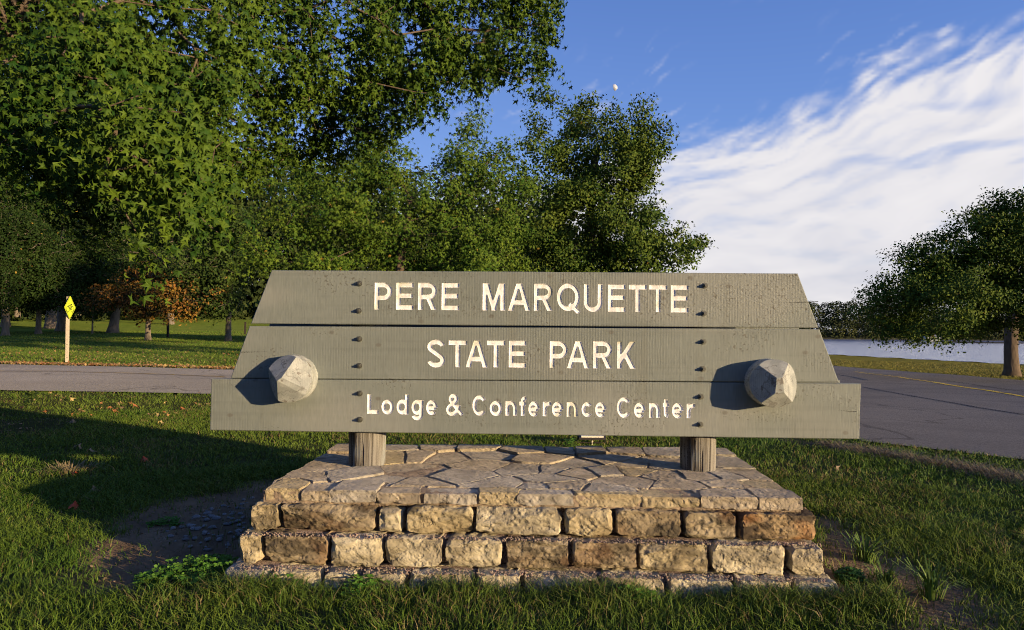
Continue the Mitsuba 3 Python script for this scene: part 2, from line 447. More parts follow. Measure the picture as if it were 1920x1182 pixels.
# ------------------------------------------------------------------ the park sign
sign = thing('park_sign', 'double sided grey green wooden park sign with carved white lettering on two round posts', 'sign')
QUADS = [[(509, 507), (1496, 513), (1534, 615.2), (470, 607.2)], [(467.5, 611.8), (1536.5, 617.6), (1573.5, 717.4), (432, 709.6)], [(396, 710.6), (1614.5, 719.6), (1611.5, 823.8), (393, 807)]]
QUADS[0] = [(509, 507), (1496, 513), (1534.5, 615.4), (470, 607.0)]
THICK = .045


def prism(poly, z0, z1):
    return trimesh.creation.extrude_polygon(poly, z1 - z0, engine='earcut').apply_translation([0, 0, z0])


def uvw(mesh):                              # (x, y, z out of the board) -> world
    return moved(mesh, lambda a: loc(np.stack([a[:, 0], -a[:, 2], a[:, 1]], 1)))


def board(poly, thick, edge=.004):
    a, b = np.array(poly.exterior.coords)[:-1], np.array(poly.buffer(-edge, join_style='mitre').exterior.coords)[:-1]
    pts = [(*p, z) for p in a for z in (-edge, -thick + edge)] + [(*p, z) for p in b for z in (0, -thick)]
    return m3.Manifold.hull_points(np.array(pts, np.float32))


bolt_mesh = cat([trimesh.creation.cylinder(radius=.0155, height=.004, sections=24).apply_translation([0, 0, .002]),
                 trimesh.creation.cylinder(radius=.0105, height=.012, sections=6).apply_translation([0, 0, .0095]),
                 trimesh.creation.cylinder(radius=.006, height=.009, sections=12).apply_translation([0, 0, .019])])
BOLTS = [[(674, 532), (673, 583), (1322, 536), (1320, 588)], [(674, 636), (674, 686), (1319, 641), (1318, 692)], [(675, 738), (675, 787), (1314, 744), (1313, 796)]]
DEPTH_ = (.0068, .0068, .0085)
names = ['top', 'middle', 'bottom']
for side in (0, 1):
    for i, q in enumerate(QUADS):
        P = Polygon([sgn(*p) for p in q]).convex_hull
        if side == 1 and i == 0:            # the rear face's boards meet lower down
            c_ = np.array(P.exterior.coords)[:-1]
            c_[c_[:, 1] < c_[:, 1].mean(), 1] -= .018
            P = Polygon(c_)
        M = board(P, THICK)
        if side == 0:
            glyphs, DEPTH = [], DEPTH_[i]
            for (bi, ch, x0, x1, y0, y1) in LETTERS:
                if bi != i:
                    continue
                a, b_ = sgn(x0, y1), sgn(x1, y0)
                hgt = b_[1] - a[1]
                if ch == 'Q':
                    hgt *= .925; a[1] = b_[1] - hgt
                g = glyph(ch, (b_[0] - a[0]) / hgt, (.0254 if i < 2 else .0216) / hgt)
                g = aff.translate(aff.scale(g, hgt, hgt, origin=(0, 0)), a[0], a[1])
                glyphs.append((ch, g.simplify(.0004)))
            cut = cat([prism(pp, -DEPTH, .02) for _, g in glyphs for pp in getattr(g, 'geoms', [g])])
            for _, g in glyphs:
                for pp in getattr(g, 'geoms', [g]):
                    M = M - mani(prism(pp, -DEPTH, .02))
            key = put(f'{sign}__plank', uvw(M), 'mat_plank')
            for ch, g in glyphs:
                parts = []
                for pp in getattr(g, 'geoms', [g]):
                    inn = pp.buffer(-.0015)
                    parts.append(prism(pp.buffer(-.0003), -DEPTH - .001, -DEPTH + .001))
                    ring = pp.buffer(-.0003).difference(inn)
                    for rr in getattr(ring, 'geoms', [ring]):
                        if rr.area > 1e-7:
                            parts.append(prism(rr, -DEPTH + .001, -.0012))
                put(f'{key}__letter', uvw(cat(parts)), 'mat_letter')
            for (bx, by) in BOLTS[i]:
                c = sgn(bx, by)
                put(f'{sign}__bolt', uvw(bolt_mesh.copy().apply_translation([c[0], c[1], 0])), 'mat_steel')
        else:
            sh = uvw(M)
            m = man(M).copy()
            put(f'{sign}__plank', moved(m, lambda a: loc(np.stack([a[:, 0], -a[:, 2] + .25, a[:, 1]], 1))), 'mat_plank')
# two splits that run in from the board ends, thin dark slivers let into the wood
for (xa, ya, xb, yb, wid) in ((1534, 566, 1480, 568, .0022), (1524, 566.5, 1440, 567.5, .001), (452, 660.5, 505, 660, .0018), (1606, 772, 1568, 770, .0016)):
    a, b_ = sgn(xa, ya), sgn(xb, yb)
    put(f'{sign}__split', uvw(prism(Polygon([(a[0], a[1] - wid), (a[0], a[1] + wid), (b_[0], b_[1])]), -.004, .0006)), 'mat_crack')

# round posts, with a slight taper and weathering; uv runs round and up
SZ = .40                                    # top of the flagstones


def post_mesh(u, v, r0, r1, w0, w1, seed):
    rows, cols = 28, 72
    t, g = np.meshgrid(np.linspace(0, 1, rows), np.linspace(0, 2 * np.pi, cols + 1), indexing='ij')
    rr = r0 + (r1 - r0) * t
    nz = meshkit.fbm(np.stack([np.cos(g) * 9 + seed, np.sin(g) * 9, t * .8], -1), 4, seed) - .5
    rr = rr * (1 + .05 * nz) - .006 * (1 - t) ** 6
    vv = np.stack([u + rr * np.cos(g), v + rr * np.sin(g), w0 + (w1 - w0) * t], -1).reshape(-1, 3)
    i, j = np.meshgrid(np.arange(rows - 1), np.arange(cols), indexing='ij')
    k = i * (cols + 1) + j
    f = np.stack([k, k + 1, k + cols + 2, k + cols + 1], -1).reshape(-1, 4)
    f = np.vstack([f[:, [0, 1, 2]], f[:, [0, 2, 3]]])
    return trimesh.Trimesh(loc(vv), f, process=False), np.stack([g / (2 * np.pi), t], -1).reshape(-1, 2)


for (xc, yb, half, seed) in ((688, 870, 35.5, 3), (1309.5, 878, 33.5, 8)):
    u0 = sgn(xc, yb - 40, .14)[0]
    r = half * 3.75 / F
    m, uvs = post_mesh(u0, .048 + .103, r, r * .99, SZ - .10, 1.40, seed)
    put(f'{sign}__post', m, 'mat_post', smooth=True, uv=uvs)


# faceted log ends that stand out of the front
def log_end(center, R, L, planes, seed):
    m = m3.Manifold.cylinder(L, R, R, 64)
    for n_, off in planes:
        nn = np.array(n_, float); nn /= np.linalg.norm(nn)
        m = m.trim_by_plane((-nn).tolist(), -off)
    m = m.refine_to_length(.012)
    a = man(m)
    v = np.asarray(a.vertices)
    nz = meshkit.fbm(v * 18 + seed, 3, seed) - .5
    v = v + a.vertex_normals * (nz * .0012)[:, None]
    return uvw(trimesh.Trimesh(v + [center[0], center[1], .0], a.faces, process=False))


def facet(nx, ny, nz, px, py, pz_):         # plane with normal n through a point
    n_ = np.array([nx, ny, nz]) / np.linalg.norm([nx, ny, nz])
    return n_, float(n_ @ np.array([px, py, pz_]))


LOGS = [((553.5, 708), .125, [facet(-.42, .62, .72, -.035, .0, .175), facet(-.80, -.20, .55, -.035, -.01, .175), facet(.52, .20, .83, -.005, .02, .178), facet(.10, -.52, .86, -.02, -.01, .178), facet(.28, -.28, .90, .0, .0, .175)], 4),
        ((1440, 716.5), .125, [facet(0, 0, 1, 0, 0, .172), facet(-.62, .06, .78, -.017, 0, .172), facet(-.05, .68, .74, 0, .035, .172), facet(.70, .08, .70, .019, 0, .172), facet(.08, -.66, .76, 0, -.042, .172)], 6)]
for (cx, cy), R_, pl, sd in LOGS:
    put(f'{sign}__log_end', log_end(sgn(cx, cy), R_, .20, pl, sd), 'mat_log_end', smooth=18)

# ------------------------------------------------------------------ the stone base
base = thing('stone_base', 'stepped rough limestone base with flagstone top under the park sign', 'stone base')
rng = np.random.default_rng(7)
UL, UR = slab(497, 913, SZ)[0], slab(1505, 935, SZ)[0]
VF, VB = -.495, .745


def rock(u0, u1, v0, v1, w0, w1, r, amp, seed, step=.012, bulge=.012):
    """A rough split block: a box with shallow chips struck off its face, then pitted."""
    g = np.random.default_rng(seed + 400)
    c, hf = np.array([(u0 + u1) / 2, (v0 + v1) / 2, (w0 + w1) / 2]), np.array([u1 - u0, v1 - v0, w1 - w0]) / 2
    m = m3.Manifold.cube((2 * hf).tolist(), True)
    for k in range(int(9 + 22 * hf[0])):
        e = g.integers(0, 4) if k < 8 else -1
        x, z = g.uniform(-1, 1), g.uniform(-1, 1)
        if e == 0: x = -1
        if e == 1: x = 1
        if e == 2: z = -1
        if e == 3: z = 1
        t = g.uniform(.35, 1.1) if e >= 0 else g.uniform(.06, .26)
        nn = np.array([(x if e in (0, 1) else g.normal(0, .12)) * t, -1, (z if e in (2, 3) else g.normal(0, .12)) * t])
        nn /= np.linalg.norm(nn)
        cut = g.uniform(.005, .016) if e >= 0 else g.uniform(-.004, .012)
        p0 = np.array([x * (hf[0] - .004) , -hf[1] + cut, z * (hf[2] - .004)])
        m = m.trim_by_plane((-nn).tolist(), float(-(nn @ p0)))
    for sx in (-1, 1):                       # knocked corners
        for sz in (-1, 1):
            nn = np.array([sx, g.uniform(-.12, 0), sz * g.uniform(.6, 1.4)]); nn /= np.linalg.norm(nn)
            p0 = np.array([sx * (hf[0] - g.uniform(.008, .026)), -hf[1], sz * hf[2]])
            m = m.trim_by_plane((-nn).tolist(), float(-(nn @ p0)))
    m = man(m.refine_to_length(step))
    p = np.asarray(m.vertices)
    wp = p + c
    nrm = m.vertex_normals
    rdg = np.abs(meshkit.fbm(wp * np.array([11, 11, 15]) + seed * 2.3, 3, seed + 70) - .5)
    d_ = -1.6 * np.maximum(.10 - rdg, 0) * 6 * .6 + 1.1 * (meshkit.fbm(wp * 13 + seed * 7.7, 3, seed) - .5) + .6 * (meshkit.fbm(wp * 48, 2, seed + 9) - .5)
    p = p + nrm * (1.0 * amp * d_)[:, None]
    p = p + .15 * (trimesh.smoothing.laplacian_calculation(m) @ p - p)
    return trimesh.Trimesh(loc(p + c), m.faces, process=False)


ROWS = [  # (top, bottom, front v, jitter of the top line, blocks: left, right in pixels, material)
    (.342, .217, -.550, [(465, 519, 't'), (523, 703, 'b'), (706, 757, 'p'), (760, 887, 't'), (890, 1055, 'p'), (1058, 1151, 't'), (1154, 1280, 'b'), (1284, 1384, 'b'), (1388, 1535, 'r')]),
    (.213, .083, -.605, [(443, 487, 't'), (491, 613, 'b'), (617, 716, 'p'), (719, 829, 'p'), (833, 942, 'p'), (946, 1068, 'b'), (1071, 1197, 'b'), (1199, 1331, 't'), (1336, 1480, 'p'), (1484, 1549, 'p')]),
    (.078, -.06, -.665, [(413, 500, 'g'), (504, 600, 'p'), (604, 668, 'p'), (672, 760, 'p'), (764, 887, 'p'), (891, 974, 'p'), (980, 1125, 'p'), (1129, 1250, 'p'), (1255, 1380, 'p'), (1384, 1488, 'p'), (1493, 1580, 'p')])]
MK = {'p': 'mat_stone_pale', 't': 'mat_stone_tan', 'b': 'mat_stone_brown', 'r': 'mat_stone_rust', 'g': 'mat_flag_grey'}
for k, (top, bot, v, blocks) in enumerate(ROWS):
    ylev = (950, 1010, 1075)[k] + 30
    us = []
    for j, (x0, x1, mk) in enumerate(blocks):
        ua, ub = sgn(x0, ylev, v)[0], sgn(x1, ylev, v)[0]
        us += [ua, ub]
        jt = rng.uniform(-.005, .003) - (.012 if (k, j) in ((0, 2), (1, 9)) else 0)
        deep = .20 if not (k == 2 and j not in (0, 10)) else .16
        put(f'{base}__block', rock(ua + .0045, ub - .0045, v + rng.uniform(-.008, .008), v + deep, bot + rng.uniform(0, .004), top + jt, .020 if k < 2 else .016, .013, 10 * k + j + 1,
                                   bulge=.014 if k < 2 else .004), MK[mk], smooth=22)
    UL_, UR_ = min(us), max(us)
    vb = VB + .07 - (v + .55)
    # sides and back of the same course, coarser
    for sgn_, ue in ((-1, UL_), (1, UR_)):
        vv = v + .215
        while vv < vb - .12:
            ln = min(rng.uniform(.2, .36), vb - vv)
            u0, u1 = (ue, ue + .18) if sgn_ < 0 else (ue - .18, ue)
            put(f'{base}__block', rock(u0 + rng.uniform(0, .008), u1 - rng.uniform(0, .008), vv + .004, vv + ln - .004, bot, top + rng.uniform(-.005, .002), .02, .011, int(rng.integers(900)), .04), MK[rng.choice(list('ptb'))], smooth=38)
            vv += ln
    uu = UL_
    while uu < UR_ - .1:
        ln = min(rng.uniform(.25, .45), UR_ - uu)
        put(f'{base}__block', rock(uu + .004, uu + ln - .004, vb - .18, vb, bot, top + rng.uniform(-.005, .002), .02, .011, int(rng.integers(900)), .05), MK[rng.choice(list('ptb'))], smooth=38)
        uu += ln
    # gritty bedding that fills the course behind its stones
    put(f'{base}__bedding', moved(man(m3.Manifold.cube([UR_ - UL_ - .10, vb - v - .14, top - bot - .006 - .006 * (k == 0)]).refine_to_length(.06)), lambda a: loc(a + [UL_ + .05, v + .09, bot])), 'mat_grit')

mort = boxm(UL + .012, UR - .006, VF + .004, VB - .012, .335, SZ - .006)
put(f'{base}__mortar', moved(man(mani(mort).refine_to_length(.03)), lambda a: loc(a + np.stack([0 * a[:, 0], 0 * a[:, 0], (meshkit.fbm(a * 14, 3, 2) - .5) * .008 * (a[:, 2] > .37)], 1))), 'mat_mortar', smooth=40)

FRONT = [497, 563, 618, 706, 790, 897, 972, 1078, 1203, 1312, 1421, 1505]      # joints of the front row of flagstones
stones = []
for j, (x0, x1) in enumerate(zip(FRONT[:-1], FRONT[1:])):
    ua, ub = sgn(x0, 930, VF)[0], sgn(x1, 930, VF)[0]
    dj = (.20, .17, .21, .11, .10, .11, .09, .06, .14, .16, .19)[j]
    sl = rng.uniform(-.02, .02, 2)
    stones.append((Polygon([(ua, VF), (ub, VF), (ub + sl[0], VF + dj * rng.uniform(.8, 1.1)), ((ua + ub) / 2, VF + dj * rng.uniform(.95, 1.2)), (ua + sl[1], VF + dj * rng.uniform(.8, 1.1))]), True))
SEEDS5 = [(100, 270), (430, 250), (640, 305), (850, 322), (1200, 262), (880, 225), (1330, 188), (1650, 220), (1500, 325), (1700, 345), (1890, 340), (1800, 292),
          (240, 205), (310, 150), (740, 135), (880, 132), (1090, 140), (1380, 125), (1760, 150), (430, 68), (790, 68), (1030, 65), (1330, 68), (1640, 85), (1900, 85)]
SEEDS6 = [(220, 325), (450, 372), (570, 300), (220, 245), (60, 225), (430, 235), (620, 180), (230, 185), (470, 155), (800, 262), (950, 335), (1110, 265), (1270, 325), (1470, 330),
          (1250, 262), (1450, 255), (1330, 180), (820, 190), (640, 235), (310, 90), (540, 90), (820, 95), (1280, 105)]
pts = np.array([slab(540 + x / 3.692, 820 + y / 3.692, SZ) for x, y in SEEDS5] + [slab(1020 + x / 3.692, 820 + y / 3.692, SZ) for x, y in SEEDS6])
keep = [i for i in range(len(pts)) if all(np.linalg.norm(pts[i] - pts[j]) > .10 for j in range(i))]
pts = pts[keep]
cells = shapely.voronoi_polygons(MultiPoint(pts), extend_to=sbox(UL, VF, UR, VB).buffer(1))
top_rect = sbox(UL, VF, UR, VB).difference(shapely.union_all([g for g, _ in stones]))
for c in sorted(cells.geoms, key=lambda g: (round(g.centroid.y, 3), g.centroid.x)):
    c = c.intersection(top_rect)
    for g in getattr(c, 'geoms', [c]):
        if not g.is_empty and g.geom_type == 'Polygon' and g.area > .003:
            stones.append((g, False))
for n_, (g, frontrow) in enumerate(stones):
    backrow = g.bounds[3] > VB - .01
    g = g.buffer(-.004 - .003 * rng.random(), join_style='mitre').buffer(-.006).buffer(.006, quad_segs=3)
    if g.is_empty:
        continue
    g = max(getattr(g, 'geoms', [g]), key=lambda a: a.area)
    ring = np.array(g.segmentize(.035).exterior.coords)[:-1]
    # broken, wandering edges
    wob = np.stack([meshkit.fbm(np.c_[ring * 13, ring[:, :1] * 0 + n_], 3, n_ + 3), meshkit.fbm(np.c_[ring * 13, ring[:, :1] * 0 + n_ + 40], 3, n_ + 4)], 1) - .5
    ring = ring + wob * .030
    if frontrow:
        ring[:, 0] += np.sign(ring[:, 0] - ring[:, 0].mean()) * .0015
        m_ = ring[:, 1] < VF + .025
        ring[m_, 1] = VF - rng.uniform(-.004, .012) + wob[m_, 1] * .02
    g = Polygon(ring).buffer(0)
    g = max(getattr(g, 'geoms', [g]), key=lambda a: a.area).simplify(.003)
    top = SZ + rng.uniform(-.006, .005) + (.012 if backrow else 0)
    low = (.343 if j % 2 else .350) if frontrow else .355
    body = mani(trimesh.creation.extrude_polygon(g, top - .003 - low, engine='earcut').apply_translation([0, 0, low]))
    lid = mani(trimesh.creation.extrude_polygon(max(getattr(g.buffer(-.003), 'geoms', [g.buffer(-.003)]), key=lambda a: a.area), .0035, engine='earcut').apply_translation([0, 0, top - .0035]))
    mm = man((body + lid).refine_to_length(.022))
    vtx = np.asarray(mm.vertices)
    nz = meshkit.fbm(vtx * 34 + n_, 3, n_) - .5
    side = np.abs(vtx[:, 2] - top) > .004
    tilt = rng.normal(0, .009, 2)
    cen = vtx.mean(0)
    vtx = vtx + mm.vertex_normals * (nz * np.where(side, .026 if frontrow else .010, .005))[:, None]
    vtx[:, 2] += (vtx[:, :2] - cen[:2]) @ tilt * (vtx[:, 2] > .37)
    mk = rng.choice(['mat_flag_grey', 'mat_flag_tan', 'mat_flag_buff'], p=[.42, .50, .08] if not frontrow else [.2, .35, .45])
    put(f'{base}__flagstone', trimesh.Trimesh(loc(vtx), mm.faces, process=False), str(mk), smooth=35)

# loose grit lying on the treads
ico = trimesh.creation.icosahedron()
n = 1500
row = rng.integers(1, 3, n)
gu = rng.uniform(UL - .05, UR + .05, n)
gv = np.where(row == 1, rng.uniform(-.60, -.55, n), rng.uniform(-.665, -.60, n))
gz = np.where(row == 1, .211, .078) + rng.uniform(-.001, .006, n)
X = unit(rng.normal(size=(n, 3))); Y = unit(np.cross(X, rng.normal(size=(n, 3)))); Z = np.cross(X, Y)
cc = np.array([.31, .235, .185]) * rng.uniform(.6, 1.35, (n, 1)) * rng.uniform(.93, 1.07, (n, 3))
gm, gc = scatter(np.asarray(ico.vertices), np.asarray(ico.faces), loc(np.stack([gu, gv, gz], 1)), X, Y, Z, rng.uniform(.0018, .005, n), cc)
mat('mat_vertex_stone', VC, .9, .2)
put(f'{base}__grit', gm, 'mat_vertex_stone', color=gc)
labels[f'{base}__grit'] = {'kind': 'stuff'}

# ------------------------------------------------------------------ terrain
def ground(x, y):
    x, y = np.asarray(x, float), np.asarray(y, float)
    yy = np.maximum(y - 20, 0)
    left = .02 * yy + .0006 * np.maximum(y - 55, 0) ** 2
    left = np.minimum(left, 7.0) * sstep(14, 2, x)
    r = np.hypot(x, y)
    right = -.028 * np.maximum(r - 4, 0)
    right = np.maximum(right, -1.15)
    s = sstep(-1.5, 9, x) * sstep(-6, 5, y)
    z = left * (1 - s) + right * s
    # the river bank
    bank = y * .376 + x * .925
    wet = sstep(54.5, 61, bank + 1.5 * np.sin(x * .21)) * sstep(4, 16, x)
    z = z * (1 - wet) + -3.0 * wet
    z = z + .035 * (meshkit.fbm(np.stack([x * .35, y * .35, x * 0], -1), 2, 3) - .5) * sstep(5, 9, r)
    return z


def onground(px, py):                       # march the pixel's ray to the terrain
    d = ray(px, py)
    t = np.geomspace(1.5, 400, 6000)
    p = EYE + d * t[:, None]
    below = p[:, 2] < ground(p[:, 0], p[:, 1])
    i = int(np.argmax(below)) if below.any() else len(t) - 1
    return p[i]


def flat(pxs):
    return [tuple(onground(*p)[:2]) for p in pxs]


# the park road crossing on the left and the wider highway on the right
nearL = flat([(0, 733), (200, 736), (390, 740)])
farL = flat([(430, 694), (200, 688), (0, 684)])
def ext(a, b, k):
    return (a[0] + (a[0] - b[0]) * k, a[1] + (a[1] - b[1]) * k)
ROAD = Polygon([ext(nearL[0], nearL[-1], 4.0), *nearL, (2.0, 10.8), (7.5, 10.5), (10, 17.5), (4, 16.6), *farL, ext(farL[-1], farL[0], 4.0)])
nearR = flat([(1618, 829), (1700, 838), (1800, 850), (1920, 864)])
farR = flat([(1920, 714), (1800, 704), (1700, 697), (1580, 688)])
HIGHWAY = Polygon([(2.5, 10.9), (4.2, 9.6), *nearR, ext(nearR[-1], nearR[0], 3.0), ext(farR[0], farR[-1], 3.0), *farR, ext(farR[-1], farR[0], .7), (8.5, 38), (6.0, 26), (3.5, 16.7)]).buffer(0)
ROAD = ROAD.difference(HIGHWAY.buffer(.01))
ROADS = ROAD.union(HIGHWAY)
DIRT = [Polygon([tuple(pz(*p)[:2]) for p in q]) for q in (
    [(165, 1105), (150, 1040), (200, 985), (290, 945), (400, 925), (480, 905), (560, 890), (640, 900), (560, 1000), (470, 1090), (330, 1100), (250, 1112)],
    [(1530, 965), (1600, 985), (1690, 1030), (1760, 1080), (1850, 1120), (1880, 1182), (1700, 1195), (1650, 1120), (1590, 1090), (1560, 1120), (1500, 1090)],
    [(-40, 790), (90, 783), (170, 783), (140, 805), (-40, 818)],
    [(430, 1062), (700, 1078), (1000, 1092), (1300, 1098), (1590, 1105), (1560, 1085), (1300, 1060), (600, 1040)])]
dirt_u = shapely.union_all([d.buffer(0) for d in DIRT])
PLAT = Polygon([tuple(loc([u, v, 0])[:2]) for u, v in ((UL - .22, -.69), (UR + .21, -.69), (UR + .2, VB + .22), (UL - .2, VB + .22))])
DRY = LineString(flat([(1470, 826), (1560, 840), (1700, 862), (1830, 885), (1960, 915)])).buffer(.16)


def dist_in(poly, x, y, cell=None):         # signed distance, positive inside
    P = shapely.points(x, y)
    b = shapely.distance(poly.boundary, P)
    return np.where(shapely.contains(poly, P), b, -b)


ang = np.concatenate([np.linspace(-52, 52, 420), np.linspace(52, 308, 120)[1:-1]])
rad = np.concatenate([[.02], np.geomspace(.8, 12, 90), np.geomspace(12.3, 420, 110)])
A_, R_ = np.meshgrid(np.radians(ang), rad, indexing='ij')
gx, gy = (R_ * np.sin(A_)).ravel(), (R_ * np.cos(A_)).ravel()
gz_ = ground(gx, gy)
near = np.hypot(gx, gy) < 90
dd = np.full(len(gx), -9.0)
dd[near] = dist_in(ROADS, gx[near], gy[near])
gz_ = gz_ - .10 * sstep(.0, .35, dd)
gz_ += .02 * (meshkit.fbm(np.stack([gx * 3, gy * 3, gx * 0], -1), 3, 8) - .5) * (np.hypot(gx, gy) < 20)
gl = np.hypot(gx - 0, gy) < 9
dpt = np.full(len(gx), -9.0)
dpt[gl] = dist_in(dirt_u, gx[gl], gy[gl])
na, nr = len(ang), len(rad)
i, j = np.meshgrid(np.arange(na), np.arange(nr - 1), indexing='ij')
q = np.stack([i * nr + j, ((i + 1) % na) * nr + j, ((i + 1) % na) * nr + j + 1, i * nr + j + 1], -1).reshape(-1, 4)
gm = trimesh.Trimesh(np.stack([gx, gy, gz_], 1), np.vstack([q[:, [0, 2, 1]], q[:, [0, 3, 2]]]), process=False)
# how bare the soil is, per vertex: it stays with the ground
bare = sstep(-.12, .10, dpt + .25 * (meshkit.fbm(np.stack([gx * 6, gy * 6, gx * 0], -1), 3, 5) - .5))
far_ = sstep(14, 32, np.hypot(gx, gy))
n1 = meshkit.fbm(np.stack([gx * .5, gy * .5, gx * 0], -1), 4, 2)[:, None]
n2 = meshkit.fbm(np.stack([gx * 9, gy * 9, gx * 0], -1), 3, 12)[:, None]
thatch = np.array([.050, .058, .020]) * (.6 + .8 * n2)
lawn = (np.array([.10, .165, .024]) * n1 + np.array([.145, .175, .032]) * (1 - n1)) * (.8 + .4 * n2)
olive = sstep(4, 14, gx)[:, None] * sstep(18, 26, np.hypot(gx, gy))[:, None]
lawn = lawn * (1 - olive) + np.array([.19, .175, .035]) * (.75 + .5 * n1) * olive
soil = np.array([.19, .135, .085]) * (.55 + .9 * n2)
strip = sstep(.14, -.05, np.where(near, shapely.distance(DRY, shapely.points(gx, gy)), 9.))[:, None]
gcol = (thatch * (1 - far_[:, None]) + lawn * far_[:, None]) * (1 - bare[:, None]) + soil * bare[:, None]
gcol = gcol * (1 - strip) + np.array([.075, .065, .05]) * (.5 + n2) * strip
mat('mat_ground', VC, .95, .1, lambda p, n, uv: fbm(p.x * 40, p.y * 40, 0, 4) + .6 * fbm(p.x * 9, p.y * 9, 0, 2), .045)
scene['ground'] = mikit.ply(gm, 'mat_ground', smooth=True, color=gcol)
struct('ground')


def sheet(poly, step, lift, key, m):
    x0, y0, x1, y1 = poly.bounds
    tri = []
    pg = poly.segmentize(step)
    xs, ys = np.arange(x0, x1, step), np.arange(y0, y1, step)
    X_, Y_ = [a.ravel() for a in np.meshgrid(xs, ys)]
    ins = shapely.contains(poly.buffer(-step * .35), shapely.points(X_, Y_))
    P = np.vstack([np.array(pg.exterior.coords)[:-1], np.c_[X_, Y_][ins]])
    from scipy.spatial import Delaunay
    D = Delaunay(P).simplices
    cen = P[D].mean(1)
    D = D[shapely.contains(poly, shapely.points(cen[:, 0], cen[:, 1]))]
    a = P[D]
    flip = np.cross(a[:, 1] - a[:, 0], a[:, 2] - a[:, 0]) < 0
    D[flip] = D[flip][:, ::-1]
    v = np.c_[P, ground(P[:, 0], P[:, 1]) + lift]
    scene[key] = mikit.ply(trimesh.Trimesh(v, D, process=False), m, smooth=True)


def asphalt(a, b, patch):
    def col(p, n, uv):
        ag = voronoi(p.x * 55, p.y * 55)[2]
        c = mix(a, b, fbm(p.x * .7, p.y * .9, 0, 4)) * (.78 + .44 * ag)
        crack = smoothstep(.012, .004, dr.abs(fbm(p.x * .35, p.y * .35, 3.0, 4) - .5))
        c = c * (1 - .35 * crack)
        return mix(c, patch, smoothstep(.6, .75, fbm(p.x * .25 + 4, p.y * .6, 9.0, 3)) * .5)
    return proc(col)


mat('mat_road', asphalt((.20, .19, .17), (.26, .248, .225), (.17, .162, .15)), .9, .25, lambda p, n, uv: voronoi(p.x * 55, p.y * 55)[0], .006)  # paler tan than the highway, standing in for sunlight scattered back here
mat('mat_highway', asphalt((.125, .117, .104), (.165, .155, .138), (.10, .094, .085)), .85, .3, lambda p, n, uv: voronoi(p.x * 55, p.y * 55)[0], .006)
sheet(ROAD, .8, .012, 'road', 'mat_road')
sheet(HIGHWAY, .8, .010, 'highway', 'mat_highway')
struct('road'); struct('highway')
mat('mat_yellow', proc(lambda p, n, uv: mix((.75, .48, .03), (.16, .13, .08), smoothstep(.5, .72, fbm(p.x * 9, p.y * 9, 0, 3)))), .7, .3)
yl = LineString(flat([(1600, 697.5), (1680, 707), (1760, 719), (1840, 731.5), (1920, 745), (1990, 757)])).simplify(.05)
sheet(yl.buffer(.085, cap_style='flat'), .5, .018, 'road_line', 'mat_yellow')
struct('road_line')
mat('mat_yellow_old', proc(lambda p, n, uv: mix((.30, .21, .07), (.19, .165, .13), smoothstep(.3, .6, fbm(p.x * 6, p.y * 9, 0, 3)))), .8, .2)
ylL = LineString(flat([(-60, 697), (100, 697.5), (250, 701.5), (420, 708)]))
sheet(ylL.buffer(.055, cap_style='flat'), .5, .020, 'road_line_001', 'mat_yellow_old')
struct('road_line_001')
# tar seams on the highway
mat('mat_tar', (.025, .024, .025), .6, .4)
for k, pts_ in enumerate(([(1575, 704), (1600, 708), (1625, 714)], [(1775, 715), (1830, 723), (1920, 735)], [(1620, 727), (1700, 742), (1830, 765), (1920, 779)])):
    sheet(LineString(flat(pts_)).buffer(.035 if k else .12, cap_style='flat'), .4, .0165, 'tar_seam' + (f'_{k:03d}' if k else ''), 'mat_tar')
    struct('tar_seam' + (f'_{k:03d}' if k else ''))

# ------------------------------------------------------------------ river
def wave(p, n, uv):
    return fbm(p.x * .9 + .35 * p.y, p.y * .55, 0, 3) + .4 * noise(p.x * 3.0, p.y * 1.8)


mat('mat_water', (.15, .155, .19), .16, .8, wave, .22, .05)
wm = trimesh.Trimesh([[-60, 30, -2.2], [600, 30, -2.2], [600, 420, -2.2], [-60, 420, -2.2]], [[0, 1, 2], [0, 2, 3]], process=False)
wm.vertices[:, 0] += 10
scene['river'] = mikit.ply(wm, 'mat_water')
struct('river')
fx, fy = np.meshgrid(np.linspace(-200, 900, 60), np.linspace(268, 600, 12), indexing='ij')
fz = -2.3 + 2.5 * sstep(268, 285, fy + 3 * np.sin(fx * .05))
v_ = np.stack([fx, fy, fz], -1).reshape(-1, 3)
i, j = np.meshgrid(np.arange(59), np.arange(11), indexing='ij')
q = np.stack([i * 12 + j, (i + 1) * 12 + j, (i + 1) * 12 + j + 1, i * 12 + j + 1], -1).reshape(-1, 4)
mat('mat_shore', (.09, .085, .05), .95, .1)
scene['far_shore'] = mikit.ply((v_, q), 'mat_shore', smooth=True)
struct('far_shore')

# ------------------------------------------------------------------ leaves, trees
def leaf_star():                            # five pointed lobes, base at the origin, middle lobe along +y, z the upper side
    tips = [(-112, .62), (-56, .88), (0, 1.0), (56, .88), (112, .62)]
    pts_ = [(0, -.04)]
    for k, (a, l) in enumerate(tips):
        if k:
            am = math.radians((tips[k - 1][0] + a) / 2)
            pts_.append((.36 * math.sin(am), .36 * math.cos(am)))
        a = math.radians(a)
        pts_.append((l * math.sin(a), l * math.cos(a)))
    p = np.array([(0, .12)] + pts_)
    z = -.30 * (p[:, 0] ** 2 + (p[:, 1] - .1) ** 2) - .32 * np.abs(p[:, 0]) + .12 * (p[:, 0] == 0)
    z[0] = .0
    v = np.c_[p, z] * .62
    n = len(pts_)
    f = [(0, k + 2 if k + 1 < n else 1, k + 1) for k in range(n)]
    return v, np.array(f)


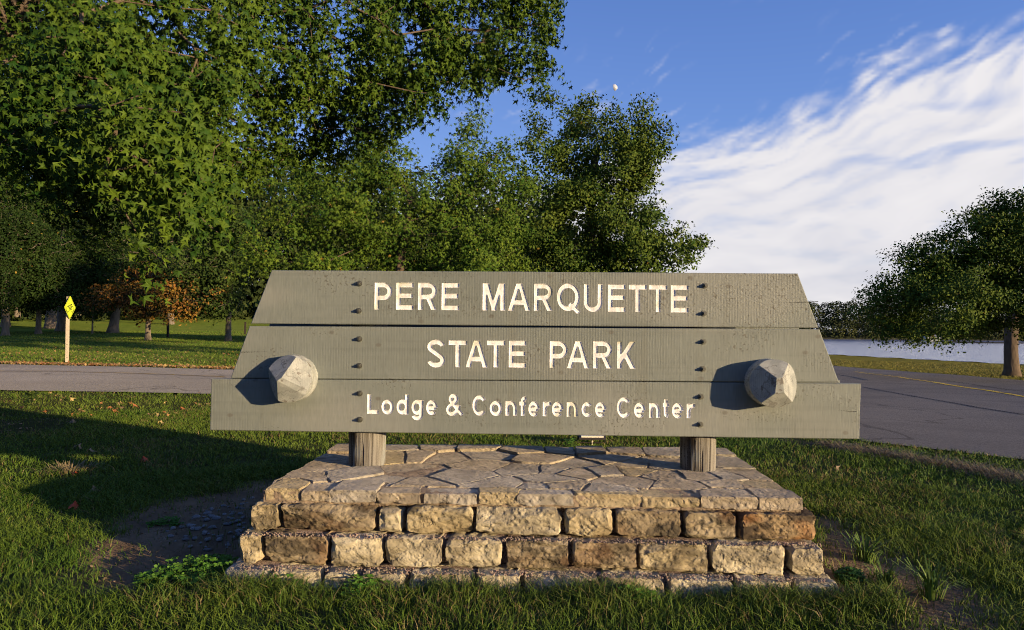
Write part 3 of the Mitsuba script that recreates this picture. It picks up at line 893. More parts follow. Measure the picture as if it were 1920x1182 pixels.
def leaf_oval():
    p = np.array([(0, 0), (.28, .35), (.25, .7), (0, 1), (-.25, .7), (-.28, .35)])
    z = -.18 * (p[:, 1] - .5) ** 2 + .25 * np.abs(p[:, 0])
    return np.c_[p[:, 0], p[:, 1] - .2, z], np.array([(0, 1, 2), (0, 2, 3), (0, 3, 4), (0, 4, 5)])


def leaf_quad():
    return np.array([(0, -.3, 0), (.34, .15, .06), (0, .75, -.1), (-.34, .15, .06)]), np.array([(0, 1, 2), (0, 2, 3)])


STAR, OVAL, QUAD = leaf_star(), leaf_oval(), leaf_quad()
mat('mat_leaf', VC, .62, .12)
mat('mat_leaf_dull', VC, .75, .1)


def bark(key, a, b, sc):
    mat(key, proc(lambda p, n, uv: mix(a, b, fbm(p.x * sc, p.y * sc, p.z * sc * .22, 4))), .9, .15, lambda p, n, uv: fbm(p.x * sc, p.y * sc, p.z * sc * .2, 3), .03)


bark('mat_bark_brown', (.06, .045, .032), (.17, .13, .09), 14)
bark('mat_bark_grey', (.10, .085, .065), (.24, .205, .16), 10)
bark('mat_bark_pale', (.17, .13, .09), (.36, .29, .20), 9)


def tree(name, label, base, trunk, r0, blobs, leaf, size, lai, greens, rust=0.0, bark_='mat_bark_brown', mat_='mat_leaf', sigma=.28, droop=.55, seed=1, group=None, per=14, cat_='tree', near_leaves=0, squash=1.0, shell=.5, gap=0.0, flatten=1.0, coh=.42, rcol=(.30, .115, .025), cell=7):
    """trunk: points from the root up; blobs: (centre, radius) of the crown's masses; twigs reach every leaf spray from the trunk."""
    g = np.random.default_rng(seed)
    key = thing(name, label, cat_, group)
    area = .36 * size * size if leaf is STAR else .34 * size * size if leaf is OVAL else .36 * size * size
    C = []
    for c, r, *full in blobs:
        n = max(2, int(lai * math.pi * r * r / area / per))
        d = unit(g.normal(size=(n, 3)))
        rr = r * g.random(n) ** (1 / 3 * (1 - shell) + .12 * shell)
        p = np.array(c) + d * rr[:, None] * np.array([1, 1, squash])
        if gap and not full:
            keep_ = meshkit.fbm(p * (1.1 / max(.5, size * cell)) + seed, 3, seed) > gap
            p = p[keep_]
        C.append(p)
    C = np.vstack(C)
    trunk = np.array(trunk, float)
    # skeleton
    nodes, parent = [], []
    for k in range(len(trunk) - 1):
        m_ = max(2, int(np.linalg.norm(trunk[k + 1] - trunk[k]) / .5))
        for t in range(m_):
            nodes.append(trunk[k] + (trunk[k + 1] - trunk[k]) * t / m_); parent.append(len(nodes) - 2)
    nodes.append(trunk[-1]); parent.append(len(nodes) - 2)
    nt = len(nodes)
    low = int(nt * .30)
    order = np.argsort(np.linalg.norm(C - trunk[-1], axis=1) + g.random(len(C)) * .3)
    if len(order) > 1300:
        order = order[np.sort(g.choice(len(order), 1300, replace=False))]
    N = np.zeros((40000, 3)); N[:nt] = nodes
    par = np.full(40000, -1); par[:nt] = parent
    dep = np.zeros(40000); dep[:nt] = np.arange(nt) * .12
    cnt = nt
    seg = max(.35, size * 3.5)
    for c in C[order]:
        dd_ = np.linalg.norm(N[low:cnt] - c, axis=1)
        up = np.maximum(N[low:cnt, 2] - c[2], 0)
        k = low + int(np.argmin(dd_ + dep[low:cnt] * .22 + up * .25))
        L = np.linalg.norm(N[k] - c)
        m_ = max(1, int(L / seg))
        a = N[k].copy(); prev = k
        sag = -.10 * L if droop > .3 else .06 * L
        for t in range(1, m_ + 1):
            f = t / m_
            p = a + (c - a) * f + np.array([0, 0, -sag * 4 * f * (1 - f)]) + (g.normal(0, .04 * seg, 3) if t < m_ else 0)
            N[cnt], par[cnt], dep[cnt] = p, prev, dep[prev] + L / m_
            prev = cnt; cnt += 1
            if cnt > 39990:
                break
        if cnt > 39900:
            break
    w = np.zeros(cnt)
    kids = np.bincount(par[1:cnt][par[1:cnt] >= 0], minlength=cnt)
    w[kids[:cnt] == 0] = 1
    for k in range(cnt - 1, 0, -1):
        w[par[k]] += w[k]
    rad_ = np.clip(.006 * (size / .1) ** .3 * w ** .52, .003, r0 * .62)
    a_, b_ = np.arange(nt, cnt), par[nt:cnt]
    put(f'{key}__branches', frusta(N[b_], N[a_], np.minimum(rad_[b_], rad_[a_] * 1.7), rad_[a_], 5), bark_, smooth=True)
    tr = np.interp(np.arange(nt) / (nt - 1), [0, .06, .5, 1], [1.45, 1.0, .72, .45]) * r0
    tm = tube(N[:nt], tr, 18)
    vv = np.asarray(tm.vertices)
    axis = N[np.argmin(np.linalg.norm(vv[:, None] - N[None, :nt], axis=2), axis=1)] if nt < 60 else vv
    tm.vertices = vv + unit(vv - axis) * ((meshkit.fbm(vv * np.array([5, 5, 1.2]), 3, seed) - .5) * r0 * .5)[:, None] * (nt < 60)
    put(f'{key}__trunk', tm, bark_, smooth=True)
    # leaf sprays
    n = len(C) * per
    ci = np.repeat(np.arange(len(C)), per)
    cd = unit(g.normal(size=(len(C), 3)) + np.array([0, 0, -droop * .9]))
    along = (g.random(n) - .35)[:, None] * cd[ci] * sigma * (3.2 if near_leaves else 2.4)
    pos = C[ci] + along + np.clip(g.normal(0, 1, (n, 3)), -1.9, 1.9) * sigma * .55 * np.array([1, 1, flatten])
    ctr = np.mean([b[0] for b in blobs], axis=0)
    outw = unit(pos - ctr)
    Y_ = unit(g.normal(0, .65, (n, 3)) + outw * .35 + np.array([0, 0, -droop]))
    nz_ = unit(g.normal(0, coh, (n, 3)) + outw * .55 + unit(pos - C[ci]) * .8 + np.array([0, 0, .3]))
    X_ = unit(np.cross(Y_, nz_)); Z_ = np.cross(X_, Y_)
    mixv = np.clip(meshkit.fbm(pos * .9 / max(1, size * 6), 2, seed + 1) * .9 + g.normal(0, .22, n), 0, 1)[:, None]
    col = np.array(greens[0]) * (1 - mixv) + np.array(greens[1]) * mixv
    if rust:
        rn = meshkit.fbm(pos * 1.1 / max(1, size * 5) + 31, 3, seed + 2)
        t = (sstep(.62 - .32 * rust, .78 - .3 * rust, rn + g.normal(0, .06, n)) * (g.random(n) < .75))[:, None]
        rc = np.array(rcol) * (1 - mixv) + np.array([.26, .17, .03]) * mixv
        col = col * (1 - t) + rc * t
    odd = g.random(n) < (0 if near_leaves else .003)
    col[odd] = np.array([.26, .17, .03])
    sz = size * g.uniform(.55, 1.2, n)
    single = np.zeros(n, bool)
    if near_leaves:
        rel = pos - EYE
        dpt_ = rel @ FWD
        sx, sy = CX + F * (rel @ RT) / dpt_, CY - F * (rel @ UPV) / dpt_
        inside = (sx > 5) & (sx < 1915) & (sy > 5) & (sy < 1175) & (dpt_ > 1)
        idx = np.argsort(np.where(inside, dpt_ / sz, 1e9))[:near_leaves]
        single[idx] = True
        tones = [np.clip(np.array(greens[0]) * (1 - t) + np.array(greens[1]) * t, 0, 1) for t in (.1, .4, .65, .9)]
        sid = np.clip((mixv[:, 0] * 4).astype(int), 0, 3)
        protos = [mikit.ply(trimesh.Trimesh(leaf[0] + np.array([0, 0, .06 * (k - 1)]) * (np.abs(leaf[0][:, :1]) > .1), leaf[1], process=False), 'mat_leaf', color=np.tile(tones[k], (len(leaf[0]), 1))) for k in range(4)]
        for q_, k in enumerate(idx):
            M = np.eye(4)
            M[:3, 0], M[:3, 1], M[:3, 2], M[:3, 3] = X_[k] * sz[k], Y_[k] * sz[k], Z_[k] * sz[k], pos[k]
            scene[f'{key}__leaf' + (f'_{q_:03d}' if q_ else '')] = {**protos[sid[k]], 'to_world': T(M.tolist())}
    s_ = ~single
    fm, fc = scatter(leaf[0], leaf[1], pos[s_], X_[s_], Y_[s_], Z_[s_], sz[s_], col[s_])
    put(f'{key}__foliage', fm, mat_, color=fc)
    labels[f'{key}__foliage'] = {'kind': 'stuff'}
    labels[f'{key}__branches'] = {'kind': 'stuff'}
    return key


def blob_px(lst, dj=0.0, seed=0):
    g = np.random.default_rng(seed)
    return [(pd(x, y, d + g.uniform(-dj, dj)), r * d / F, *full) for x, y, r, d, *full in lst]


G_GUM = ((.014, .046, .005), (.086, .138, .012))
G_OAK = ((.014, .036, .008), (.040, .066, .012))  # leaf greens darkened to stand in for shade over the left grove
# the sweetgum whose sprays hang into the picture from the left
A_BL = [(60, 190, 95, 6.6), (170, 130, 100, 7), (110, 270, 85, 6.2), (250, 240, 95, 6.3), (310, 335, 72, 6.2), (335, 400, 48, 6.2), (278, 450, 28, 6.2), (292, 490, 16, 6.2), (395, 385, 38, 6.6), (210, 330, 70, 6.2), (45, 280, 55, 6.4), (120, 60, 80, 7.5), (270, 80, 75, 7.5),
        (400, 70, 100, 8.5), (520, 110, 110, 9.5), (640, 80, 110, 10.5), (770, 70, 105, 11), (880, 60, 95, 11.5), (970, 60, 70, 12), (1030, 20, 34, 12), (985, 125, 48, 11.5), (880, 130, 55, 11), (780, 170, 55, 11), (960, 170, 25, 11.5), (700, 190, 70, 11.5),
        (560, 220, 75, 12), (660, 250, 70, 12.5), (470, 280, 70, 10), (400, 200, 70, 8.5), (390, 330, 60, 8), (425, 430, 26, 7.0),
        (-130, 200, 150, 7.2), (-100, 20, 150, 8), (200, -100, 170, 8.5), (450, -120, 170, 10), (750, -130, 150, 11), (950, -90, 110, 12), (-160, 330, 80, 8.6), (180, 400, 45, 11), (330, 200, 90, 10.5), (80, 200, 110, 10), (220, 280, 100, 10), (340, 320, 70, 10), (150, 310, 60, 10), (200, 130, 110, 10.5), (60, 90, 90, 10.5),
        (50, 230, 80, 9.6, 1), (180, 200, 90, 9.8, 1), (300, 160, 90, 10, 1), (280, 290, 85, 9.6, 1), (170, 290, 50, 9.6, 1), (390, 270, 60, 9.8, 1), (370, 370, 40, 9.2, 1), (150, 80, 80, 10.5, 1)]
gb = np.array([-8.4, 9.4, 0.0])
tree('sweetgum_tree', 'large green sweetgum tree overhanging from the left with star shaped leaves close up', gb,
     [(-8.4, 9.4, -.1), (-8.35, 9.4, 2.2), (-8.0, 9.5, 4.2), (-6.9, 9.7, 6.0), (-5.4, 10.0, 8.0), (-5.0, 10.2, 9.5)], .34,
     blob_px(A_BL, .35, 4), STAR, .14, 7.4, G_GUM, rust=.0, bark_='mat_bark_brown', sigma=.17, droop=1.9, seed=11, per=26, near_leaves=300, gap=.43, cell=3.4)
# the second sweetgum, beyond the park road behind the sign
B_BL = [(600, 400, 90, 20.5), (700, 370, 95, 21), (560, 470, 60, 20), (820, 340, 75, 21.5), (888, 250, 28, 21.5), (800, 440, 85, 21.5), (690, 470, 70, 20.5), (900, 400, 75, 22), (935, 300, 35, 22), (980, 330, 40, 22), (860, 480, 60, 21), (945, 470, 60, 22),
        (500, 440, 50, 20), (640, 310, 65, 20.5), (725, 310, 52, 21), (540, 350, 50, 20), (480, 500, 35, 20), (620, 530, 50, 20.5), (760, 530, 60, 21), (900, 530, 60, 21.5), (880, 230, 22, 21.5)]
bb = np.array([-3.6, 21.0, 0.0]); bb[2] = ground(bb[0], bb[1])
tree('sweetgum_tree', 'second sweetgum tree with yellowing small star leaves standing behind the sign left of centre', bb,
     [bb - [0, 0, .1], bb + [.05, 0, 2.0], bb + [.15, .1, 3.4], bb + [.3, .1, 4.4], bb + [.4, .2, 5.2]], .21, blob_px(B_BL, .9, 6), STAR, .15, 4.8, ((.026, .074, .008), (.115, .170, .018)), rust=0, rcol=(.20, .15, .03), bark_='mat_bark_brown', sigma=.40, droop=1.1, seed=21, per=130, gap=.40, cell=9, flatten=.65, coh=.28)
# the taller tree right of it
C_BL = [(1040, 245, 45, 27), (1100, 265, 60, 27), (1185, 255, 52, 27), (1228, 255, 34, 27), (1080, 205, 24, 27), (1195, 212, 22, 27), (1145, 330, 75, 27), (1060, 340, 70, 27), (1005, 300, 36, 26.5), (1080, 420, 82, 27), (1165, 430, 72, 27), (1235, 445, 42, 27), (1280, 465, 28, 27), (1000, 430, 45, 27),
        (1100, 500, 80, 27), (1195, 490, 55, 27), (1020, 490, 55, 27), (1012, 212, 16, 27), (1300, 458, 14, 27), (1190, 330, 40, 27), (1030, 185, 14, 27), (1225, 400, 25, 27), (1100, 570, 70, 27), (1200, 560, 60, 27)]
cb = np.array([3.0, 27.2, 0.0]); cb[2] = ground(cb[0], cb[1])
tree('broad_tree', 'tall dark green broadleaf tree with rust tinged tips rising behind the middle of the sign', cb,
     [cb - [0, 0, .2], cb + [0, 0, 2.5], cb + [.15, 0, 4.8], cb + [.1, .1, 7.0], cb + [.4, .1, 8.6]], .24, blob_px(C_BL, 1.3, 8), OVAL, .135, 5.4, ((.022, .058, .008), (.110, .152, .020)), rust=0, bark_='mat_bark_brown', sigma=.46, droop=.25, seed=31, per=220, gap=.38, cell=10, flatten=.6, coh=.24)
# the spreading tree on the river bank
D_BL = [(1890, 425, 50, 28.8), (1845, 445, 48, 28.5), (1790, 482, 48, 28), (1740, 500, 44, 28), (1700, 530, 40, 27.5), (1662, 556, 28, 27.5), (1640, 600, 22, 27.5), (1700, 590, 46, 28), (1765, 570, 60, 28), (1830, 535, 70, 28.5), (1905, 510, 70, 28.8), (1950, 440, 75, 29), (1990, 560, 80, 29),
        (1850, 590, 40, 28.5), (1790, 618, 20, 28), (1680, 622, 24, 27.5), (1735, 625, 16, 27.5), (2050, 500, 90, 29), (1960, 370, 45, 29), (1868, 405, 30, 28.6), (1925, 400, 40, 29), (1770, 520, 50, 29.5), (1860, 500, 60, 30), (1940, 600, 34, 27.5), (1635, 555, 13, 27.5), (1710, 480, 26, 28)]
db = onground(1896, 706)
tree('riverbank_tree', 'spreading dark tree with stout lit trunk on the river bank at the right edge', db,
     [db - [0, 0, .2], db + [0, 0, 1.4], db + [.1, .1, 2.6], db + [.2, .2, 4.2], db + [.4, .2, 5.8]], .36, blob_px(D_BL, 1.2, 9), OVAL, .125, 5.6, ((.017, .048, .007), (.105, .150, .016)), rust=.0, bark_='mat_bark_brown', sigma=.46, droop=.45, seed=41, per=200, gap=.34, cell=9, flatten=.6, coh=.24)

# the trees on the lawn to the left, each with its own crown
def lawn_tree(px, py, name, label, h, cr, r0, clear, greens, rust, seed, leaf=OVAL, size=.16, lai=3.0, lean=(0, 0), squash=.75, group=None, at=None):
    g = np.random.default_rng(seed)
    b = onground(px, py) if at is None else np.array([at[0], at[1], ground(*at)])
    bl = []
    for k in range(11):
        a = g.uniform(0, 2 * np.pi); rr = cr * math.sqrt(g.random()) * .72
        t = g.random()
        zz = clear + .28 * cr + (h - clear - .5 * cr) * t
        wdt = 1 - .55 * max(0, t - .4) / .6
        bl.append((b + np.array([rr * wdt * math.cos(a) + lean[0] * zz, rr * wdt * math.sin(a) + lean[1] * zz, zz]), cr * g.uniform(.32, .5)))
    bl += [(b + np.array([lean[0] * z_, -.9, z_]), 1.15) for z_ in (clear + .9, clear + 2.2, clear + 3.5) if z_ < h - 1]
    L = np.array([lean[0], lean[1], 0])
    tr = [b - [0, 0, .15], b + L * clear * .6 + [0, 0, clear * .6], b + L * clear + [0, 0, clear], b + L * h * .5 + [g.normal(0, .1), 0, h * .55], b + L * h * .8 + [0, 0, h * .82]]
    return tree(name, label, b, tr, r0, bl, leaf, size, lai, greens, rust=rust, bark_='mat_bark_grey', mat_='mat_leaf_dull', sigma=.32, droop=.3, seed=seed, per=12, squash=squash, shell=.7, group=group)


mb = onground(277, 638.5)
M_BL = [(225, 548, 34, 36), (280, 522, 40, 36), (335, 532, 38, 35.5), (385, 552, 26, 35), (310, 562, 38, 35), (255, 572, 28, 35.5), (352, 578, 22, 35), (195, 560, 24, 36), (270, 560, 40, 36.5), (330, 555, 36, 37), (410, 552, 12, 35)]
tree('maple_tree', 'small wide maple tree with rust orange autumn leaves on the left lawn', mb, [mb - [0, 0, .15], mb + [0, 0, .8], mb + [.05, 0, 1.5], mb + [.1, 0, 2.4], mb + [.1, 0, 3.4]], .15,
     blob_px(M_BL, .9, 5), OVAL, .17, 3.4, ((.026, .040, .011), (.07, .045, .014)), rust=1.0, rcol=(.20, .075, .022), bark_='mat_bark_grey', mat_='mat_leaf_dull', sigma=.42, droop=.3, seed=51, per=60, squash=.7, flatten=.5, coh=.3, gap=.33)
lawn_tree(10, 630, 'lawn_tree', 'leftmost lawn tree with straight tan lit trunk and dark crown', 7.5, 3.6, .19, 1.3, ((.011, .028, .006), (.028, .050, .010)), 0, 52, lai=4.2)  # greens lowered further, painting deep shade into the leaves
lawn_tree(72, 627, 'lawn_tree', 'lawn tree with short slim trunk left of the yellow bicycle sign', 7.0, 3.0, .17, 1.6, G_OAK, 0, 53)
lawn_tree(95, 616, 'lawn_tree', 'stout dark trunked tree behind the yellow bicycle sign post', 10, 4.6, .42, 1.9, G_OAK, 0, 54, size=.2)
lawn_tree(211, 625, 'lawn_tree', 'dark tree with thick leaning trunk behind the orange maple', 8.5, 4.2, .32, 2.0, G_OAK, 0, 55, lean=(.13, 0), size=.18)
lawn_tree(428, 640, 'lawn_tree', 'dark green tree nearest the left end of the sign', 7.0, 2.9, .16, 1.3, ((.026, .055, .012), (.06, .09, .018)), 0, 56)
lawn_tree(173, 626, 'young_tree', 'thin dark young tree between the bicycle sign and orange maple', 4.2, 1.5, .06, 1.2, G_OAK, 0, 57)
for k, (x, y, h, cr) in enumerate([(-46, 62, 13, 5), (-36, 72, 14, 6), (-58, 80, 17, 7), (-41, 90, 13, 5.5), (-33, 50, 10, 3.6)]):
    lawn_tree(0, 0, 'backdrop_tree', ('dark grove tree standing between the two leftmost lawn trunks', 'tall dark grove tree behind the bicycle sign', 'tallest dark grove tree at the far left edge', 'dark grove tree on the hill above the orange maple', 'smaller shaded grove tree left of the orange maple', 'dark grove tree on the hill just left of the sign')[k], h, cr, .3, 2.2, G_OAK, 0, 60 + k, size=.26, lai=2.4, at=(x, y), group='grove trees behind the left lawn')

# the wood behind, a mass of crowns no one could count
def wood(key, centres, radii, leafsize, n_per_area, greens, seed, tops=None):
    g = np.random.default_rng(seed)
    P_, S_ = [], []
    for c, r in zip(centres, radii):
        n = int(n_per_area * r * r)
        d = unit(g.normal(size=(n, 3)))
        rad__ = r * (.80 + .2 * g.random(n)) * (1 + .35 * (meshkit.fbm(d * 2.2 + c * .13, 3, seed) - .5))
        P_.append(c + d * rad__[:, None] * np.array([1, 1, 1.15])); S_.append(d)
    P_, S_ = np.vstack(P_), np.vstack(S_)
    n = len(P_)
    Z_ = unit(S_ + g.normal(0, .5, (n, 3)) + [0, 0, .3]); X_ = unit(np.cross(Z_, g.normal(size=(n, 3)))); Y_ = np.cross(Z_, X_)
    m_ = np.clip(meshkit.fbm(P_ * .12, 3, seed + 4) + g.normal(0, .15, n), 0, 1)[:, None]
    col = np.array(greens[0]) * (1 - m_) + np.array(greens[1]) * m_
    fm, fc = scatter(QUAD[0], QUAD[1], P_, X_, Y_, Z_, leafsize * g.uniform(.6, 1.3, n), col)
    scene[key] = mikit.ply(fm, 'mat_leaf_dull', color=fc)
    struct(key, 'stuff')


g = np.random.default_rng(77)
cs, rs = [], []
for x in np.arange(-20, 420, 6.5):
    for row in range(2):
        h = 10.5 + 3.5 * meshkit.noise(np.array([x * .06, row, 0.])) + g.uniform(-1, 1.2)
        r = g.uniform(4.2, 6.2)
        for zz in (-.5, h - r):
            cs.append(np.array([x + g.uniform(-2, 2), 276 + row * 8 + g.uniform(-2, 2), max(zz, 0.5)])); rs.append(r if zz > 0 else 5.0)
wood('far_wood', cs, rs, .75, 34, ((.020, .036, .014), (.062, .068, .022)), 5)
labels['far_wood'] = {'kind': 'stuff', 'label': 'dark wood along the far river bank', 'category': 'wood'}
cs, rs = [], []
for a in np.arange(-72, 6, 3.2):
    for row in range(2):
        d = 100 + row * 12 + g.uniform(-4, 4)
        x, y = d * math.sin(math.radians(a)), d * math.cos(math.radians(a))
        r = g.uniform(5, 7)
        for zz in (3, 9.5, 15 + g.uniform(-2, 2)):
            cs.append(np.array([x, y, ground(x, y) + zz])); rs.append(r)
wood('hill_wood', cs, rs, .8, 26, ((.018, .034, .010), (.05, .065, .016)), 9)
labels['hill_wood'] = {'kind': 'stuff', 'label': 'dark wood closing the hill behind the left lawn', 'category': 'wood'}

# unseen tree crowns added behind the viewer's left to cut the sky light
cs, rs = [], []
for a in np.arange(158, 285, 6.0):
    for row in range(2):
        d = 26 + row * 9 + g.uniform(-2, 2)
        x, y = d * math.sin(math.radians(a)), d * math.cos(math.radians(a))
        r = g.uniform(3.6, 4.8)
        for zz in (3.2, 8.5 + 3 * row):
            cs.append(np.array([x, y, zz])); rs.append(r)
wood('added_shade_wood', cs, rs, .6, 30, ((.018, .040, .010), (.05, .075, .016)), 13)
labels['added_shade_wood'] = {'kind': 'stuff', 'label': 'added unseen wood behind the viewer that cuts the sky light', 'category': 'wood'}

# ------------------------------------------------------------------ grass
def blades(key, r0, r1, n, h, wid, seed, segs=2, a0=-44, a1=44, patch=0.0, colors=None):
    g = np.random.default_rng(seed)
    r = np.sqrt(g.uniform(r0 * r0, r1 * r1, n)); a = np.radians(g.uniform(a0, a1, n))
    x, y = r * np.sin(a), r * np.cos(a)
    P = shapely.points(x, y)
    ok = ~shapely.contains(PLAT, P)
    if r1 > 6:
        ok &= ~shapely.contains(ROADS.buffer(-.03), P)
        ok &= ~shapely.contains(DRY, P) | (g.random(n) < .25)
    if r0 < 9:
        bd = dist_in(dirt_u, x, y)
        ok &= g.random(n) > .94 * sstep(-.10, .16, bd + .35 * (meshkit.fbm(np.stack([x * 5, y * 5, x * 0], -1), 3, 5) - .5))
    tuft = meshkit.fbm(np.stack([x * 2.2, y * 2.2, x * 0], -1), 3, 14)
    ok &= g.random(n) < .35 + 1.1 * tuft
    if r1 > 40:
        ok &= (ground(x, y) > -1.9)
    x, y, tuft = x[ok], y[ok], tuft[ok]
    n = len(x)
    z = ground(x, y) - .01
    hh = h * g.uniform(.45, 1.25, n) * (.55 + .9 * tuft)
    lean = g.normal(0, .50, (n, 2)) + .22 * (meshkit.fbm(np.stack([x * 3, y * 3, x * 0], -1), 2, 33)[:, None] - .5) * np.array([[4, 3]])
    base_ = np.c_[x, y, z]
    tip = base_ + np.c_[lean * hh[:, None], hh * .9]
    mid = base_ + np.c_[lean * hh[:, None] * .28, hh * .58]
    th = g.uniform(0, np.pi, n)
    sd = np.c_[np.cos(th), np.sin(th), th * 0] * (wid * g.uniform(.6, 1.3, n))[:, None]
    if segs == 2:
        v = np.stack([base_ - sd, base_ + sd, mid - sd * .8, mid + sd * .8, tip], 1)
        f = np.array([(0, 1, 3), (0, 3, 2), (2, 3, 4)])
        k = 5
    else:
        v = np.stack([base_ - sd, base_ + sd, tip], 1); f = np.array([(0, 1, 2)]); k = 3
    t1 = meshkit.fbm(np.stack([x * .9, y * .9, x * 0], -1), 3, 41)
    t2 = np.clip(t1 + g.normal(0, .16, n), 0, 1)[:, None]
    c0, c1 = colors or ((.040, .098, .010), (.132, .185, .024))
    col = np.array(c0) * (1 - t2) + np.array(c1) * t2
    if colors is None and r0 > 8:
        ol = (sstep(5, 14, x) * sstep(20, 27, np.hypot(x, y)))[:, None]
        col = col * (1 - ol) + np.array([.20, .185, .036]) * (.7 + .6 * t2) * ol
    dry = g.random(n) < .03 + .22 * sstep(.52, .72, meshkit.fbm(np.stack([x * 1.4 + 9, y * 1.4, x * 0], -1), 3, 44))
    col[dry] = np.array([.21, .165, .07]) * g.uniform(.6, 1.2, (dry.sum(), 1))
    m_ = trimesh.Trimesh(v.reshape(-1, 3), (f[None] + (np.arange(n) * k)[:, None, None]).reshape(-1, 3), process=False)
    scene[key] = mikit.ply(m_, 'mat_grass', color=np.repeat(col, k, axis=0))


mat('mat_grass', VC, .6, .18)
blades('grass', 1.0, 6.0, 285000, .066, .0021, 101, a0=-60, a1=60)
blades('grass__001', 4.4, 10.5, 260000, .055, .0034, 102, a0=-60, a1=60)
blades('grass__002', 8.5, 22, 260000, .05, .006, 103, 1, a0=-55, a1=55)
blades('grass__003', 20, 60, 220000, .085, .017, 104, 1)
labels['grass'] = {'kind': 'stuff', 'label': 'mown lawn grass', 'category': 'grass'}

# ------------------------------------------------------------------ bicycle warning sign across the park road
bs = thing('bicycle_sign', 'yellow diamond bicycle warning sign on a weathered wooden post', 'road sign')
B = onground(125.5, 679)
dB = B[1]
mat('mat_post_pale', proc(lambda p, n, uv: mix((.36, .31, .23), (.52, .46, .36), fbm(p.x * 20, p.y * 20, p.z * 3, 3)) * (1 - .45 * smoothstep(.52, .62, fbm(p.x * 3, p.y * 3, p.z * 2.5, 3)))), .85, .2)
topz = pd(125.5, 556.5, dB)[2]
lean = np.array([.010, 0])
pm = boxm(-.045, .045, -.07, .07, -.25, topz - B[2])
pm = moved(pm, lambda a: np.stack([a[:, 0] * .866 - a[:, 1] * .5, a[:, 0] * .5 + a[:, 1] * .866, a[:, 2]], 1) + B)
put(f'{bs}__post', pm, 'mat_post_pale')
mat('mat_hole', (.01, .01, .01), .9, .1)
for py in (646, 671):
    h_ = pd(125, py, dB - .09)
    put(f'{bs}__hole', trimesh.creation.icosphere(subdivisions=1, radius=.014).apply_translation(h_ + [0, .012, 0]), 'mat_hole')
nrm = unit(np.array([.985, .165, 0])); e1 = np.array([-nrm[1], nrm[0], 0]); e2 = np.array([0, 0, 1.0])
PCn = pd(129.8, 577, dB - .05) + nrm * .02


def plate(poly, z0, z1):
    m = cat([prism(pp, z0, z1) for pp in getattr(poly, 'geoms', [poly])])
    a = np.asarray(m.vertices)
    m.vertices = PCn + a[:, :1] * e1 + a[:, 1:2] * e2 + a[:, 2:] * nrm
    return m


hd = .365
dia = Polygon([(hd, 0), (0, hd), (-hd, 0), (0, -hd)]).buffer(-.03).buffer(.03)
mat('mat_sign_yellow', (.66, .80, .03), .45, .4)
mat('mat_sign_black', (.012, .012, .012), .5, .3)
pk = put(f'{bs}__panel', plate(dia, 0, .004), 'mat_sign_yellow')
w_ = .020
ring = lambda x, y, r: Point(x, y).buffer(r).difference(Point(x, y).buffer(r - w_))
seg = lambda *p: LineString(p).buffer(w_ / 2, cap_style='round')
bike = shapely.union_all([ring(-.135, -.05, .098), ring(.135, -.05, .098), seg((-.135, -.05), (-.075, .095), (-.10, .125), (-.06, .135)), seg((-.085, .06), (.055, .06), (.0, -.05), (-.085, .06)), seg((.0, -.05), (.135, -.05), (.055, .06)), seg((0, -.05), (.065, .095)), seg((.03, .10), (.10, .10)).buffer(.006)])
put(f'{pk}__bicycle_symbol', plate(bike, .0045, .006), 'mat_sign_black')
put(f'{pk}__border', plate(dia.buffer(-.018).difference(dia.buffer(-.030)), .0045, .006), 'mat_sign_black')

# short dark posts on the lawn
mat('mat_dark_wood', (.035, .028, .022), .85, .2)
for px, y0, y1, lab in ((314.5, 634, 598, 'short dark wooden post standing right of the orange maple'), (459.5, 628, 604, 'short dark wooden post just left of the sign edge')):
    b = onground(px, y0)
    h = (y0 - y1) / F * b[1]
    k = thing('wooden_post', lab, 'post')
    put(k, moved(man(m3.Manifold.hull_points(np.array([(sx * .05, sy * .05, z) for sx in (-1, 1) for sy in (-1, 1) for z in (-.2, h - .03)] + [(sx * .035, sy * .035, h) for sx in (-1, 1) for sy in (-1, 1)], np.float32))), lambda a: a + b), 'mat_dark_wood')

# low stone wall on the rise behind the trees
wb0, wb1 = onground(74, 598), onground(153, 597.5)
wl = thing('low_wall', 'low pale tan stone wall lit on the rise behind the left trees', 'wall')
dv = unit(wb1 - wb0); sd_ = np.array([-dv[1], dv[0], 0])
gw = np.random.default_rng(5)
Lw = np.linalg.norm(wb1 - wb0)
t = 0
while t < Lw:
    ln = gw.uniform(.5, .9)
    for row_ in range(2):
        c_ = np.array([(x, y, z) for x in (t + .01, min(t + ln, Lw) - .01) for y in (-.2, .2) for z in (row_ * .27 - .05 * (row_ == 0), row_ * .27 + .26)])
        pts_ = wb0 + c_[:, :1] * dv + c_[:, 1:2] * sd_ + c_[:, 2:] * np.array([0, 0, 1])
        put(f'{wl}__block', man(m3.Manifold.hull_points(pts_.astype(np.float32))), 'mat_stone_pale')
    t += ln

